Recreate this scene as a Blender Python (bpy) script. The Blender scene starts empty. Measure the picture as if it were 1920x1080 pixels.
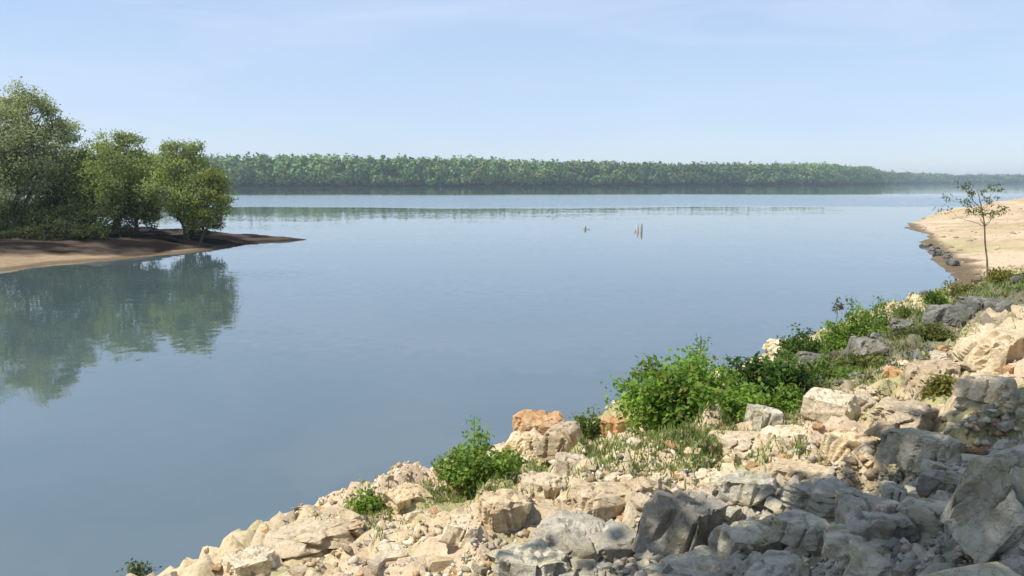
import bpy, bmesh, math, random
import numpy as np
from mathutils import Vector, Matrix

random.seed(7)
RNG = np.random.default_rng(7)
scene = bpy.context.scene
COL = scene.collection

# ------------------------------------------------------------------ camera
CAM_H, FPX = 5.0, 1500.0                 # eye height over the water, focal length in photo pixels
PITCH = math.atan(200.0 / FPX)
cam_data = bpy.data.cameras.new("camera")
cam_data.sensor_width = 36.0
cam_data.lens = 36.0 * FPX / 1920.0
cam_data.clip_start = 0.1
cam_data.clip_end = 20000.0
cam = bpy.data.objects.new("camera", cam_data)
cam.location = (0, 0, CAM_H)
cam.rotation_euler = (math.pi / 2 - PITCH, 0, 0)
COL.objects.link(cam)
scene.camera = cam

# ------------------------------------------------------------------ sky, sun, exposure
SUN_ELEV = math.radians(56)
SUN_DIR = Vector((-0.96, -0.28, 0)).normalized()          # horizontal direction towards the sun
world = bpy.data.worlds.new("World")
scene.world = world
world.use_nodes = True
wn, wl = world.node_tree.nodes, world.node_tree.links
wn.clear()
w_out = wn.new("ShaderNodeOutputWorld")
w_bg = wn.new("ShaderNodeBackground")
w_sky = wn.new("ShaderNodeTexSky")
w_sky.sky_type = 'NISHITA'
w_sky.sun_disc = False
w_sky.sun_elevation = SUN_ELEV
w_sky.sun_rotation = math.atan2(SUN_DIR.x, SUN_DIR.y)
w_sky.air_density = 1.0
w_sky.dust_density = 0.1
w_sky.ozone_density = 3.0
w_bg.inputs["Strength"].default_value = 0.111
# thin high cirrus, the same all over the sky
w_tc = wn.new("ShaderNodeTexCoord")
w_map = wn.new("ShaderNodeMapping")
w_map.inputs["Scale"].default_value = (1.2, 1.2, 5.0)
w_noise = wn.new("ShaderNodeTexNoise")
w_noise.inputs["Scale"].default_value = 1.7
w_noise.inputs["Detail"].default_value = 5
w_noise.inputs["Distortion"].default_value = 0.6
w_ramp = wn.new("ShaderNodeValToRGB")
w_ramp.color_ramp.elements[0].position = 0.40
w_ramp.color_ramp.elements[0].color = (0.55, 0.55, 0.55, 1)
w_ramp.color_ramp.elements[1].position = 0.85
w_ramp.color_ramp.elements[1].color = (0.85, 0.85, 0.85, 1)
w_mix = wn.new("ShaderNodeMix")
w_mix.data_type = 'RGBA'
w_mix.inputs["B"].default_value = (4.1, 5.1, 7.0, 1)
wl.new(w_tc.outputs["Generated"], w_map.inputs["Vector"])
wl.new(w_map.outputs["Vector"], w_noise.inputs["Vector"])
wl.new(w_noise.outputs["Fac"], w_ramp.inputs["Fac"])
wl.new(w_ramp.outputs["Color"], w_mix.inputs["Factor"])
wl.new(w_sky.outputs["Color"], w_mix.inputs["A"])
w_map2 = wn.new("ShaderNodeMapping")
w_map2.inputs["Scale"].default_value = (1.0, 2.2, 7.0)
w_map2.inputs["Rotation"].default_value = (0.25, 0.15, 0.5)
w_n2 = wn.new("ShaderNodeTexNoise")
w_n2.inputs["Scale"].default_value = 2.6
w_n2.inputs["Detail"].default_value = 7
w_n2.inputs["Roughness"].default_value = 0.55
w_n2.inputs["Distortion"].default_value = 0.8
w_r2 = wn.new("ShaderNodeValToRGB")
w_r2.color_ramp.elements[0].position = 0.45
w_r2.color_ramp.elements[0].color = (0, 0, 0, 1)
w_r2.color_ramp.elements[1].position = 0.72
w_r2.color_ramp.elements[1].color = (0.36, 0.36, 0.36, 1)
w_mix2 = wn.new("ShaderNodeMix")
w_mix2.data_type = 'RGBA'
w_mix2.inputs["B"].default_value = (5.2, 5.75, 7.2, 1)
wl.new(w_tc.outputs["Generated"], w_map2.inputs["Vector"])
wl.new(w_map2.outputs["Vector"], w_n2.inputs["Vector"])
wl.new(w_n2.outputs["Fac"], w_r2.inputs["Fac"])
wl.new(w_r2.outputs["Color"], w_mix2.inputs["Factor"])
wl.new(w_mix.outputs["Result"], w_mix2.inputs["A"])
wl.new(w_mix2.outputs["Result"], w_bg.inputs["Color"])
wl.new(w_bg.outputs["Background"], w_out.inputs["Surface"])

sun_data = bpy.data.lights.new("sun", 'SUN')
sun_data.energy = 5.0
sun_data.angle = math.radians(0.53)
sun_data.color = (1.0, 0.94, 0.84)
sun = bpy.data.objects.new("sun", sun_data)
_to_sun = Vector((SUN_DIR.x * math.cos(SUN_ELEV), SUN_DIR.y * math.cos(SUN_ELEV), math.sin(SUN_ELEV)))
sun.rotation_euler = (-_to_sun).to_track_quat('-Z', 'Y').to_euler()
sun.location = (-30, -10, 60)
COL.objects.link(sun)

scene.view_settings.view_transform = 'Standard'
scene.view_settings.look = 'None'
scene.view_settings.gamma = 1.0
scene.view_settings.exposure = 0.38
scene.view_settings.use_curve_mapping = False
scene.render.engine = 'CYCLES'
scene.cycles.max_bounces = 6
scene.cycles.transparent_max_bounces = 4
scene.cycles.volume_bounces = 0
scene.cycles.use_denoising = True

# ------------------------------------------------------------------ helpers
def tag(o, label=None, cat=None, group=None, kind=None):
    if label: o["label"] = label
    if cat: o["category"] = cat
    if group: o["group"] = group
    if kind: o["kind"] = kind
    return o

def link(name, me, mat=None, parent=None):
    o = bpy.data.objects.new(name, me)
    COL.objects.link(o)
    if mat is not None and me is not None:
        me.materials.append(mat)
    if parent is not None:
        o.parent = parent
    return o

def empty(name, loc):
    o = bpy.data.objects.new(name, None)
    o.location = loc
    o.empty_display_size = 0.2
    COL.objects.link(o)
    return o

def np_mesh(name, verts, faces, cols=None, smooth=False):
    """verts (N,3), faces (M,k) of one size, cols (N,3) per vertex."""
    verts = np.asarray(verts, np.float32)
    faces = np.asarray(faces, np.int32)
    k = faces.shape[1]
    me = bpy.data.meshes.new(name)
    me.vertices.add(len(verts))
    me.vertices.foreach_set("co", verts.ravel())
    me.loops.add(faces.size)
    me.loops.foreach_set("vertex_index", faces.ravel())
    me.polygons.add(len(faces))
    me.polygons.foreach_set("loop_start", np.arange(0, faces.size, k, dtype=np.int32))
    if smooth:
        me.polygons.foreach_set("use_smooth", np.ones(len(faces), bool))
    me.update(calc_edges=True)
    if cols is not None:
        at = me.color_attributes.new("Col", 'FLOAT_COLOR', 'POINT')
        c = np.ones((len(verts), 4), np.float32)
        c[:, :3] = cols
        at.data.foreach_set("color", c.ravel())
    me.validate()
    return me

def ray(px, py):
    dx, dy = (px - 960.0) / FPX, (540.0 - py) / FPX
    f = np.array([0, math.cos(PITCH), -math.sin(PITCH)])
    u = np.array([0, math.sin(PITCH), math.cos(PITCH)])
    return f + np.array([1, 0, 0]) * dx + u * dy

def at_z(px, py, z=0.0):
    """where the sight line through a photo pixel meets a level"""
    r = ray(px, py)
    t = (z - CAM_H) / r[2]
    return np.array([0, 0, CAM_H]) + r * t

def at_depth(px, py, D):
    r = ray(px, py)
    return np.array([0, 0, CAM_H]) + r * (D / r[1])

def _hash(ix, iy, seed):
    h = (ix * 374761393 + iy * 668265263 + seed * 1442695041) & 0xFFFFFFFF
    h = ((h ^ (h >> 13)) * 1274126177) & 0xFFFFFFFF
    return ((h ^ (h >> 16)) & 0xFFFF) / 65535.0

def vnoise(x, y, seed=0):
    x = np.asarray(x, float); y = np.asarray(y, float)
    ix, iy = np.floor(x).astype(np.int64), np.floor(y).astype(np.int64)
    fx, fy = x - ix, y - iy
    fx, fy = fx * fx * (3 - 2 * fx), fy * fy * (3 - 2 * fy)
    a, b = _hash(ix, iy, seed), _hash(ix + 1, iy, seed)
    c, d = _hash(ix, iy + 1, seed), _hash(ix + 1, iy + 1, seed)
    return (a + (b - a) * fx) * (1 - fy) + (c + (d - c) * fx) * fy

def fbm(x, y, oct=4, seed=0):
    s, a, t = 0, 0.5, 0
    for i in range(oct):
        s = s + a * vnoise(x * 2 ** i, y * 2 ** i, seed + i * 17)
        t += a; a *= 0.5
    return s / t                                            # 0..1

def smooth(a, b, x):
    t = np.clip((x - a) / (b - a), 0, 1)
    return t * t * (3 - 2 * t)

def poly_dist(x, y, P):
    """signed distance to polygon P, positive inside"""
    x = np.asarray(x, float); y = np.asarray(y, float)
    best = np.full(x.shape, 1e18); inside = np.zeros(x.shape, bool)
    n = len(P)
    for i in range(n):
        ax, ay = P[i]; bx, by = P[(i + 1) % n]
        ex, ey = bx - ax, by - ay
        t = np.clip(((x - ax) * ex + (y - ay) * ey) / (ex * ex + ey * ey), 0, 1)
        dx, dy = x - (ax + t * ex), y - (ay + t * ey)
        best = np.minimum(best, dx * dx + dy * dy)
        if ay != by:
            c = ((ay > y) != (by > y)) & (x < (bx - ax) * (y - ay) / (by - ay) + ax)
            inside ^= c
    return np.where(inside, 1, -1) * np.sqrt(best)

# ------------------------------------------------------------------ materials
def new_mat(name):
    m = bpy.data.materials.new(name)
    m.use_nodes = True
    nt = m.node_tree
    return m, nt.nodes, nt.links, nt.nodes["Principled BSDF"]

def mix_rgb(n, l, kind, fac, a, b):
    x = n.new("ShaderNodeMix"); x.data_type = 'RGBA'; x.blend_type = kind
    if isinstance(fac, (int, float)): x.inputs["Factor"].default_value = fac
    else: l.new(fac, x.inputs["Factor"])
    for s, v in (("A", a), ("B", b)):
        if isinstance(v, tuple): x.inputs[s].default_value = (*v, 1)
        else: l.new(v, x.inputs[s])
    return x.outputs["Result"]

def noise_node(n, l, vec, scale, detail=4, rough=0.55):
    t = n.new("ShaderNodeTexNoise")
    t.inputs["Scale"].default_value = scale
    t.inputs["Detail"].default_value = detail
    t.inputs["Roughness"].default_value = rough
    if vec is not None: l.new(vec, t.inputs["Vector"])
    return t

def ramp_node(n, l, fac, stops):
    r = n.new("ShaderNodeValToRGB")
    e = r.color_ramp.elements
    while len(e) < len(stops): e.new(0.5)
    for q, (p, c) in zip(e, stops):
        q.position = p; q.color = (c[0], c[1], c[2], 1)
    l.new(fac, r.inputs["Fac"])
    return r.outputs["Color"]

def ground_mat():
    m, n, l, b = new_mat("ground_soil")
    geo = n.new("ShaderNodeNewGeometry")
    at = n.new("ShaderNodeAttribute"); at.attribute_name = "Col"
    n1 = noise_node(n, l, geo.outputs["Position"], 3.0, 6, 0.65)
    n2 = noise_node(n, l, geo.outputs["Position"], 22.0, 5, 0.7)
    c1 = ramp_node(n, l, n1.outputs["Fac"], [(0.25, (0.62, 0.58, 0.52)), (0.5, (1, 1, 1)), (0.75, (1.18, 1.14, 1.05))])
    c2 = ramp_node(n, l, n2.outputs["Fac"], [(0.3, (0.6, 0.57, 0.52)), (0.52, (1, 1, 1)), (0.75, (1.2, 1.18, 1.14))])
    c = mix_rgb(n, l, 'MULTIPLY', 0.8, at.outputs["Color"], c1)
    c = mix_rgb(n, l, 'MULTIPLY', 0.75, c, c2)
    sz = n.new("ShaderNodeSeparateXYZ"); l.new(geo.outputs["Position"], sz.inputs[0])
    wj = n.new("ShaderNodeMath"); wj.operation = 'MULTIPLY_ADD'; wj.inputs[1].default_value = -0.22
    l.new(n1.outputs["Fac"], wj.inputs[0]); l.new(sz.outputs["Z"], wj.inputs[2])
    wr = n.new("ShaderNodeMapRange"); l.new(wj.outputs[0], wr.inputs["Value"])
    wr.inputs["From Min"].default_value = -0.03; wr.inputs["From Max"].default_value = 0.03; wr.inputs["To Min"].default_value = 0.8; wr.inputs["To Max"].default_value = 0.0
    c = mix_rgb(n, l, 'MULTIPLY', wr.outputs["Result"], c, (0.42, 0.38, 0.33))
    l.new(c, b.inputs["Base Color"])
    b.inputs["Roughness"].default_value = 1.0
    b.inputs["Specular IOR Level"].default_value = 0.03
    bp = n.new("ShaderNodeBump")
    bp.inputs["Strength"].default_value = 0.7
    bp.inputs["Distance"].default_value = 0.05
    l.new(n2.outputs["Fac"], bp.inputs["Height"])
    l.new(bp.outputs["Normal"], b.inputs["Normal"])
    return m

def rock_mat(name, ca, cb, cc, lichen=None):
    m, n, l, b = new_mat(name)
    tc = n.new("ShaderNodeTexCoord"); oi = n.new("ShaderNodeObjectInfo")
    geo = n.new("ShaderNodeNewGeometry")
    n1 = noise_node(n, l, geo.outputs["Position"], 2.6, 6, 0.6)
    n2 = noise_node(n, l, geo.outputs["Position"], 17.0, 6, 0.7)
    c = ramp_node(n, l, n1.outputs["Fac"], [(0.28, ca), (0.5, cb), (0.72, cc)])
    spk = ramp_node(n, l, n2.outputs["Fac"], [(0.3, (0.55, 0.52, 0.48)), (0.5, (1, 1, 1)), (0.75, (1.2, 1.2, 1.18))])
    c = mix_rgb(n, l, 'MULTIPLY', 0.8, c, spk)
    if lichen:
        n3 = noise_node(n, l, geo.outputs["Position"], 6.0, 5, 0.6)
        f = ramp_node(n, l, n3.outputs["Fac"], [(0.52, (0, 0, 0)), (0.66, (1, 1, 1))])
        c = mix_rgb(n, l, 'MIX', f, c, lichen)
    rv = ramp_node(n, l, oi.outputs["Random"], [(0.0, (0.74, 0.72, 0.72)), (0.5, (1, 1, 1)), (1.0, (1.15, 1.1, 1.0))])
    c = mix_rgb(n, l, 'MULTIPLY', 1.0, c, rv)
    sz = n.new("ShaderNodeSeparateXYZ"); l.new(geo.outputs["Position"], sz.inputs[0])
    wj = n.new("ShaderNodeMath"); wj.operation = 'MULTIPLY_ADD'; wj.inputs[1].default_value = -0.22
    l.new(n1.outputs["Fac"], wj.inputs[0]); l.new(sz.outputs["Z"], wj.inputs[2])
    wr = n.new("ShaderNodeMapRange"); l.new(wj.outputs[0], wr.inputs["Value"])
    wr.inputs["From Min"].default_value = -0.03; wr.inputs["From Max"].default_value = 0.03; wr.inputs["To Min"].default_value = 0.8; wr.inputs["To Max"].default_value = 0.0
    c = mix_rgb(n, l, 'MULTIPLY', wr.outputs["Result"], c, (0.42, 0.38, 0.33))
    l.new(c, b.inputs["Base Color"])
    b.inputs["Roughness"].default_value = 0.9
    b.inputs["Specular IOR Level"].default_value = 0.2
    bp = n.new("ShaderNodeBump")
    bp.inputs["Strength"].default_value = 0.9
    bp.inputs["Distance"].default_value = 0.03
    vo = n.new("ShaderNodeTexVoronoi"); vo.feature = 'DISTANCE_TO_EDGE'; vo.inputs["Scale"].default_value = 5.5
    dm = n.new("ShaderNodeVectorMath"); dm.operation = 'ADD'
    l.new(geo.outputs["Position"], dm.inputs[0]); l.new(n1.outputs["Color"], dm.inputs[1]); l.new(dm.outputs["Vector"], vo.inputs["Vector"])
    cr = n.new("ShaderNodeMapRange"); l.new(vo.outputs["Distance"], cr.inputs["Value"]); cr.inputs["From Max"].default_value = 0.03
    ad = n.new("ShaderNodeMath"); ad.operation = 'MULTIPLY_ADD'; ad.inputs[1].default_value = 0.16
    l.new(cr.outputs["Result"], ad.inputs[0]); l.new(n2.outputs["Fac"], ad.inputs[2])
    l.new(ad.outputs[0], bp.inputs["Height"])
    l.new(bp.outputs["Normal"], b.inputs["Normal"])
    return m

def leaf_mat(name, transl=0.35, rough=0.7):
    m, n, l, b = new_mat(name)
    at = n.new("ShaderNodeAttribute"); at.attribute_name = "Col"
    l.new(at.outputs["Color"], b.inputs["Base Color"])
    b.inputs["Roughness"].default_value = rough
    b.inputs["Specular IOR Level"].default_value = 0.12
    tr = n.new("ShaderNodeBsdfTranslucent")
    c = mix_rgb(n, l, 'MULTIPLY', 1.0, at.outputs["Color"], (1.2, 1.25, 0.6))
    l.new(c, tr.inputs["Color"])
    mx = n.new("ShaderNodeMixShader"); mx.inputs["Fac"].default_value = transl
    l.new(b.outputs["BSDF"], mx.inputs[1]); l.new(tr.outputs["BSDF"], mx.inputs[2])
    l.new(mx.outputs["Shader"], n["Material Output"].inputs["Surface"])
    return m

def bark_mat(name, ca, cb):
    m, n, l, b = new_mat(name)
    geo = n.new("ShaderNodeNewGeometry")
    mp = n.new("ShaderNodeMapping"); mp.inputs["Scale"].default_value = (9, 9, 2)
    l.new(geo.outputs["Position"], mp.inputs["Vector"])
    t = noise_node(n, l, mp.outputs["Vector"], 2.0, 5, 0.65)
    c = ramp_node(n, l, t.outputs["Fac"], [(0.3, ca), (0.7, cb)])
    l.new(c, b.inputs["Base Color"]); b.inputs["Roughness"].default_value = 0.95
    bp = n.new("ShaderNodeBump"); bp.inputs["Strength"].default_value = 0.6; bp.inputs["Distance"].default_value = 0.02
    l.new(t.outputs["Fac"], bp.inputs["Height"]); l.new(bp.outputs["Normal"], b.inputs["Normal"])
    return m

M_GROUND = ground_mat()
M_TAN = rock_mat("sandstone", (0.44, 0.33, 0.20), (0.56, 0.455, 0.30), (0.62, 0.53, 0.385))
M_ORANGE = rock_mat("orange_sandstone", (0.36, 0.20, 0.09), (0.52, 0.33, 0.17), (0.60, 0.42, 0.25))
M_PALE = rock_mat("pale_limestone", (0.46, 0.385, 0.27), (0.58, 0.50, 0.365), (0.64, 0.57, 0.44))
M_GREY = rock_mat("grey_limestone", (0.30, 0.275, 0.215), (0.45, 0.42, 0.335), (0.55, 0.515, 0.42), (0.36, 0.325, 0.20))
M_DARK = rock_mat("dark_schist", (0.10, 0.095, 0.085), (0.17, 0.165, 0.15), (0.25, 0.24, 0.215), (0.12, 0.14, 0.07))
M_LEAF = leaf_mat("leaves", 0.47)
M_FAR = leaf_mat("distant_leaves", 0.25, 0.7)
M_GRASS = leaf_mat("grass_blades", 0.3)
M_BARK = bark_mat("bark", (0.035, 0.028, 0.02), (0.10, 0.08, 0.06))
M_STEM = bark_mat("green_stem", (0.07, 0.10, 0.03), (0.14, 0.15, 0.06))
M_TWIG = bark_mat("sapling_bark", (0.12, 0.08, 0.05), (0.24, 0.18, 0.11))
M_SNAG = bark_mat("wet_driftwood", (0.24, 0.21, 0.19), (0.38, 0.34, 0.30))
M_SNAGPALE = bark_mat("bleached_driftwood", (0.44, 0.38, 0.33), (0.56, 0.49, 0.43))

def water_mat():
    m, n, l, b = new_mat("river_water")
    geo = n.new("ShaderNodeNewGeometry")
    pos = geo.outputs["Position"]
    def slope(scale, sc):
        mp = n.new("ShaderNodeMapping"); mp.inputs["Scale"].default_value = sc
        l.new(pos, mp.inputs["Vector"])
        t = noise_node(n, l, mp.outputs["Vector"], scale, 3, 0.5)
        v = n.new("ShaderNodeVectorMath"); v.operation = 'SUBTRACT'
        l.new(t.outputs["Color"], v.inputs[0]); v.inputs[1].default_value = (0.5, 0.5, 0.5)
        return v.outputs["Vector"]
    def vscale(v, f):
        s = n.new("ShaderNodeVectorMath"); s.operation = 'SCALE'
        l.new(v, s.inputs[0])
        if isinstance(f, float): s.inputs["Scale"].default_value = f
        else: l.new(f, s.inputs["Scale"])
        return s.outputs["Vector"]
    def vadd(a, c):
        s = n.new("ShaderNodeVectorMath"); s.operation = 'ADD'
        l.new(a, s.inputs[0])
        if isinstance(c, tuple): s.inputs[1].default_value = c
        else: l.new(c, s.inputs[1])
        return s.outputs["Vector"]
    fine = slope(2.2, (1, 1, 1)); swell = slope(0.25, (0.5, 1, 1))
    # wind-ruffled reach far out on the river and a small cat's-paw by the wooded point
    sep = n.new("ShaderNodeSeparateXYZ"); l.new(pos, sep.inputs[0])
    big = noise_node(n, l, pos, 0.012, 3, 0.5)
    def math_(op, a, c=None, d=None):
        k = n.new("ShaderNodeMath"); k.operation = op
        for i, v in enumerate((a, c, d)):
            if v is None: continue
            if isinstance(v, (int, float)): k.inputs[i].default_value = v
            else: l.new(v, k.inputs[i])
        return k.outputs[0]
    yw = math_('ADD', sep.outputs["Y"], math_('MULTIPLY', math_('SUBTRACT', big.outputs["Fac"], 0.5), 60.0))
    def band(v, a0, a1, b0, b1):
        r = n.new("ShaderNodeMapRange"); r.interpolation_type = 'SMOOTHSTEP'
        l.new(v, r.inputs["Value"]); r.inputs["From Min"].default_value = a0; r.inputs["From Max"].default_value = a1
        q = n.new("ShaderNodeMapRange"); q.interpolation_type = 'SMOOTHSTEP'
        l.new(v, q.inputs["Value"]); q.inputs["From Min"].default_value = b0; q.inputs["From Max"].default_value = b1
        q.inputs["To Min"].default_value = 1.0; q.inputs["To Max"].default_value = 0.0
        return math_('MULTIPLY', r.outputs["Result"], q.outputs["Result"])
    wind = band(yw, 150.0, 166.0, 240.0, 330.0)
    px = math_('DIVIDE', math_('ADD', sep.outputs["X"], 16.5), 6.5)
    py = math_('DIVIDE', math_('SUBTRACT', sep.outputs["Y"], 42.5), 4.0)
    rr = math_('ADD', math_('MULTIPLY', px, px), math_('MULTIPLY', py, py))
    paw = n.new("ShaderNodeMapRange"); l.new(rr, paw.inputs["Value"])
    paw.inputs["From Min"].default_value = 0.2; paw.inputs["From Max"].default_value = 1.0
    paw.inputs["To Min"].default_value = 0.35; paw.inputs["To Max"].default_value = 0.0
    wmask = math_('MAXIMUM', wind, paw.outputs["Result"])
    lm = n.new('ShaderNodeMapping'); lm.inputs['Scale'].default_value = (0.035, 0.11, 1); lm.inputs['Rotation'].default_value = (0, 0, 0.35); l.new(pos, lm.inputs['Vector'])
    ln = noise_node(n, l, lm.outputs['Vector'], 1.0, 4, 0.6)                 # slicks and current lines
    lr = n.new('ShaderNodeMapRange'); l.new(ln.outputs['Fac'], lr.inputs['Value'])
    lr.inputs['From Min'].default_value = 0.40; lr.inputs['From Max'].default_value = 0.66; lr.inputs['To Min'].default_value = 0.010; lr.inputs['To Max'].default_value = 0.055
    ripple = lr.outputs['Result']
    # wind waves lean over towards this bank: their steep faces look along -Y
    ab = n.new("ShaderNodeVectorMath"); ab.operation = 'ABSOLUTE'; l.new(fine, ab.inputs[0])
    lee = n.new("ShaderNodeVectorMath"); lee.operation = 'MULTIPLY'; l.new(ab.outputs["Vector"], lee.inputs[0]); lee.inputs[1].default_value = (0, -1, 0)
    nv = vadd(vadd(vscale(fine, ripple), vscale(swell, 0.010)), vscale(lee.outputs["Vector"], math_('MULTIPLY', wmask, 0.8)))
    flat = n.new("ShaderNodeVectorMath"); flat.operation = 'MULTIPLY'
    l.new(nv, flat.inputs[0]); flat.inputs[1].default_value = (1, 1, 0)
    nrm = n.new("ShaderNodeVectorMath"); nrm.operation = 'NORMALIZE'
    l.new(vadd(flat.outputs["Vector"], (0, 0, 1)), nrm.inputs[0])
    l.new(nrm.outputs["Vector"], b.inputs["Normal"])
    t = noise_node(n, l, pos, 0.05, 3, 0.5)
    c = ramp_node(n, l, t.outputs["Fac"], [(0.3, (0.060, 0.090, 0.094)), (0.7, (0.068, 0.099, 0.102))])
    l.new(c, b.inputs["Base Color"])
    b.inputs["Roughness"].default_value = 0.03
    b.inputs["IOR"].default_value = 2.35
    return m
M_WATER = water_mat()

# ------------------------------------------------------------------ the setting: water
me = np_mesh("water", [(-5000, -300, 0), (5000, -300, 0), (5000, 6000, 0), (-5000, 6000, 0)], [(0, 1, 2, 3)])
tag(link("water", me, M_WATER), "calm blue grey river", kind="structure")

# ------------------------------------------------------------------ near bank and sand spit
def W(px, py): p = at_z(px, py); return (p[0], p[1])
NEAR_EDGE = [(-9.5, 1.0), (-7.5, 6.0)] + [W(*p) for p in ((290, 1082), (500, 988), (650, 928), (830, 880), (990, 832),
             (1180, 760), (1350, 700), (1480, 655), (1570, 612), (1660, 584), (1745, 560))]
NEAR_POLY = NEAR_EDGE + [(21.5, 36.5), (27, 38.5), (60, 40), (60, -30), (-12, -30)]
SPIT_POLY = [(14, 28), W(1775, 548), W(1800, 522), W(1788, 498), W(1748, 470), W(1722, 441), W(1702, 421), (50, 101), (62, 116), (76, 130), (98, 152),
             (170, 240), (400, 300), (400, 20), (60, 10)]

def cells(x, y, size, seed):
    """height of the nearest jittered cell and how near its border is: reads as half-buried stones"""
    u, v = x / size, y / size
    iu, iv = np.floor(u).astype(np.int64), np.floor(v).astype(np.int64)
    b1 = np.full(u.shape, 9.0); b2 = np.full(u.shape, 9.0); hh = np.zeros(u.shape); tu = np.zeros(u.shape)
    for du in (-1, 0, 1):
        for dv in (-1, 0, 1):
            cx, cy = iu + du, iv + dv
            ox, oy = cx + 0.1 + 0.8 * _hash(cx, cy, seed), cy + 0.1 + 0.8 * _hash(cx, cy, seed + 1)
            dd = np.hypot(u - ox, v - oy)
            near = dd < b1
            b2 = np.where(near, b1, np.minimum(b2, dd))
            hv = _hash(cx, cy, seed + 2); a = 6.28 * _hash(cx, cy, seed + 3)
            hh = np.where(near, hv, hh)
            tu = np.where(near, (np.cos(a) * (u - ox) + np.sin(a) * (v - oy)), tu)
            b1 = np.minimum(b1, dd)
    return hh, smooth(0.0, 0.16, b2 - b1), tu

def near_z(x, y):
    wob = (fbm(x * 0.7, y * 0.7, 3, 5) - 0.5) * 0.9
    d = poly_dist(x, y, NEAR_POLY) + wob * smooth(0.0, 2.5, np.hypot(x, y) - 6)
    base = np.where(d > 0, 0.34 * d, 0.45 * d)
    # flatter terrace at about two metres, steep riser below it
    step = 0.22 * np.sin(np.clip(d, 0, 12) * 1.45 + 1.5 * (fbm(x * 0.25, y * 0.25, 2, 9) - 0.5))
    base = base + np.where(d > 0.6, step * smooth(0.6, 2.0, d), 0)
    base = np.minimum(base, 3.35 + 0.02 * d)
    rough = (fbm(x * 1.6, y * 1.6, 4, 31) - 0.5) * 0.34 + (fbm(x * 5.5, y * 5.5, 3, 47) - 0.5) * 0.10
    wx, wy = x + (fbm(x * 2.2, y * 2.2, 2, 61) - 0.5) * 0.35, y + (fbm(x * 2.2, y * 2.2, 2, 62) - 0.5) * 0.35
    h1, e1, t1 = cells(wx, wy, 0.52, 201); h2, e2, t2 = cells(wx, wy, 0.22, 301)
    stones = 0.30 * (h1 - 0.35) * e1 + 0.17 * t1 * e1 + 0.15 * (h2 - 0.3) * e2 + 0.08 * t2 * e2
    rough = rough + stones * smooth(0.30, 0.50, fbm(x * 0.6, y * 0.6, 2, 401))
    return np.maximum(base + rough * smooth(-0.3, 0.8, d), -2.0)

def spit_z(x, y):
    d = poly_dist(x, y, SPIT_POLY) + (fbm(x * 0.12, y * 0.12, 3, 3) - 0.5) * 4.0
    dn = np.full(d.shape, 1e9)                             # distance from the cove side, where the sand slopes gently
    for (ax, ay), (bx, by) in zip(SPIT_POLY[1:6], SPIT_POLY[2:7]):
        t = np.clip(((x - ax) * (bx - ax) + (y - ay) * (by - ay)) / ((bx - ax) ** 2 + (by - ay) ** 2), 0, 1)
        dn = np.minimum(dn, np.hypot(x - ax - t * (bx - ax), y - ay - t * (by - ay)))
    z = np.where(d > 0, np.minimum(0.32 * d, 0.10 * np.minimum(dn, 6) + 0.072 * np.maximum(dn - 6, 0)), 0.2 * d)
    z = np.minimum(z, 3.1 + 0.4 * (fbm(x * 0.03, y * 0.03, 2, 8) - 0.5))
    return np.maximum(z + (fbm(x * 0.5, y * 0.5, 4, 12) - 0.5) * 0.42 * smooth(0, 3, d), -2.0)

LGX, LGY, LGS = -16.0, -26.0, 0.1
_gx, _gy = np.meshgrid(LGX + LGS * np.arange(790), LGY + LGS * np.arange(730))
LAND = np.maximum(near_z(_gx.ravel(), _gy.ravel()), spit_z(_gx.ravel(), _gy.ravel())).reshape(_gx.shape)
def land_z(x, y):
    x = np.atleast_1d(np.asarray(x, float)); y = np.atleast_1d(np.asarray(y, float))
    u, v = (x - LGX) / LGS, (y - LGY) / LGS
    ok = (u >= 0) & (u < 788.9) & (v >= 0) & (v < 728.9)
    iu, iv = np.clip(u, 0, 788).astype(int), np.clip(v, 0, 728).astype(int)
    fu, fv = np.clip(u, 0, 788.9) - iu, np.clip(v, 0, 728.9) - iv
    z = (LAND[iv, iu] * (1 - fu) + LAND[iv, iu + 1] * fu) * (1 - fv) + (LAND[iv + 1, iu] * (1 - fu) + LAND[iv + 1, iu + 1] * fu) * fv
    if not ok.all():
        z[~ok] = spit_z(x[~ok], y[~ok])
    return z

def hit(px, py, lift=0.0):
    """where the sight line through a photo pixel meets the bank"""
    r = ray(px, py)
    t = np.linspace(2.5, 160, 9000)
    P = np.array([0, 0, CAM_H])[None] + r[None] * t[:, None]
    below = P[:, 2] < np.maximum(land_z(P[:, 0], P[:, 1]), 0) + lift
    i = int(np.argmax(below)) if below.any() else len(t) - 1
    return P[i]

def grid_axis(parts):
    a = []
    for lo, hi, st in parts: a += list(np.arange(lo, hi, st))
    return np.array(a + [parts[-1][1]])

TAN = np.array((0.56, 0.455, 0.30)); GREYC = np.array((0.125, 0.12, 0.10)); OLIVE = np.array((0.20, 0.20, 0.085))
SAND = np.array((0.46, 0.36, 0.235)); ROSE = np.array((0.57, 0.44, 0.325)); GRAVELGREY = np.array((0.42, 0.385, 0.31))

GREY_BAND = [tuple(hit(*q)[:2]) for q in ((1400, 790), (1470, 700), (1580, 640), (1700, 595), (1790, 556), (1915, 508),
             (1990, 520), (1990, 570), (1870, 596), (1790, 640), (1680, 688), (1580, 735), (1480, 790))]
NEAR_GREY = [tuple(hit(*q)[:2]) for q in ((870, 1090), (1000, 1010), (1240, 940), (1560, 905), (1920, 795), (2300, 780))] + [(12, 0), (0, -2), (-1, 2)]

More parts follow.
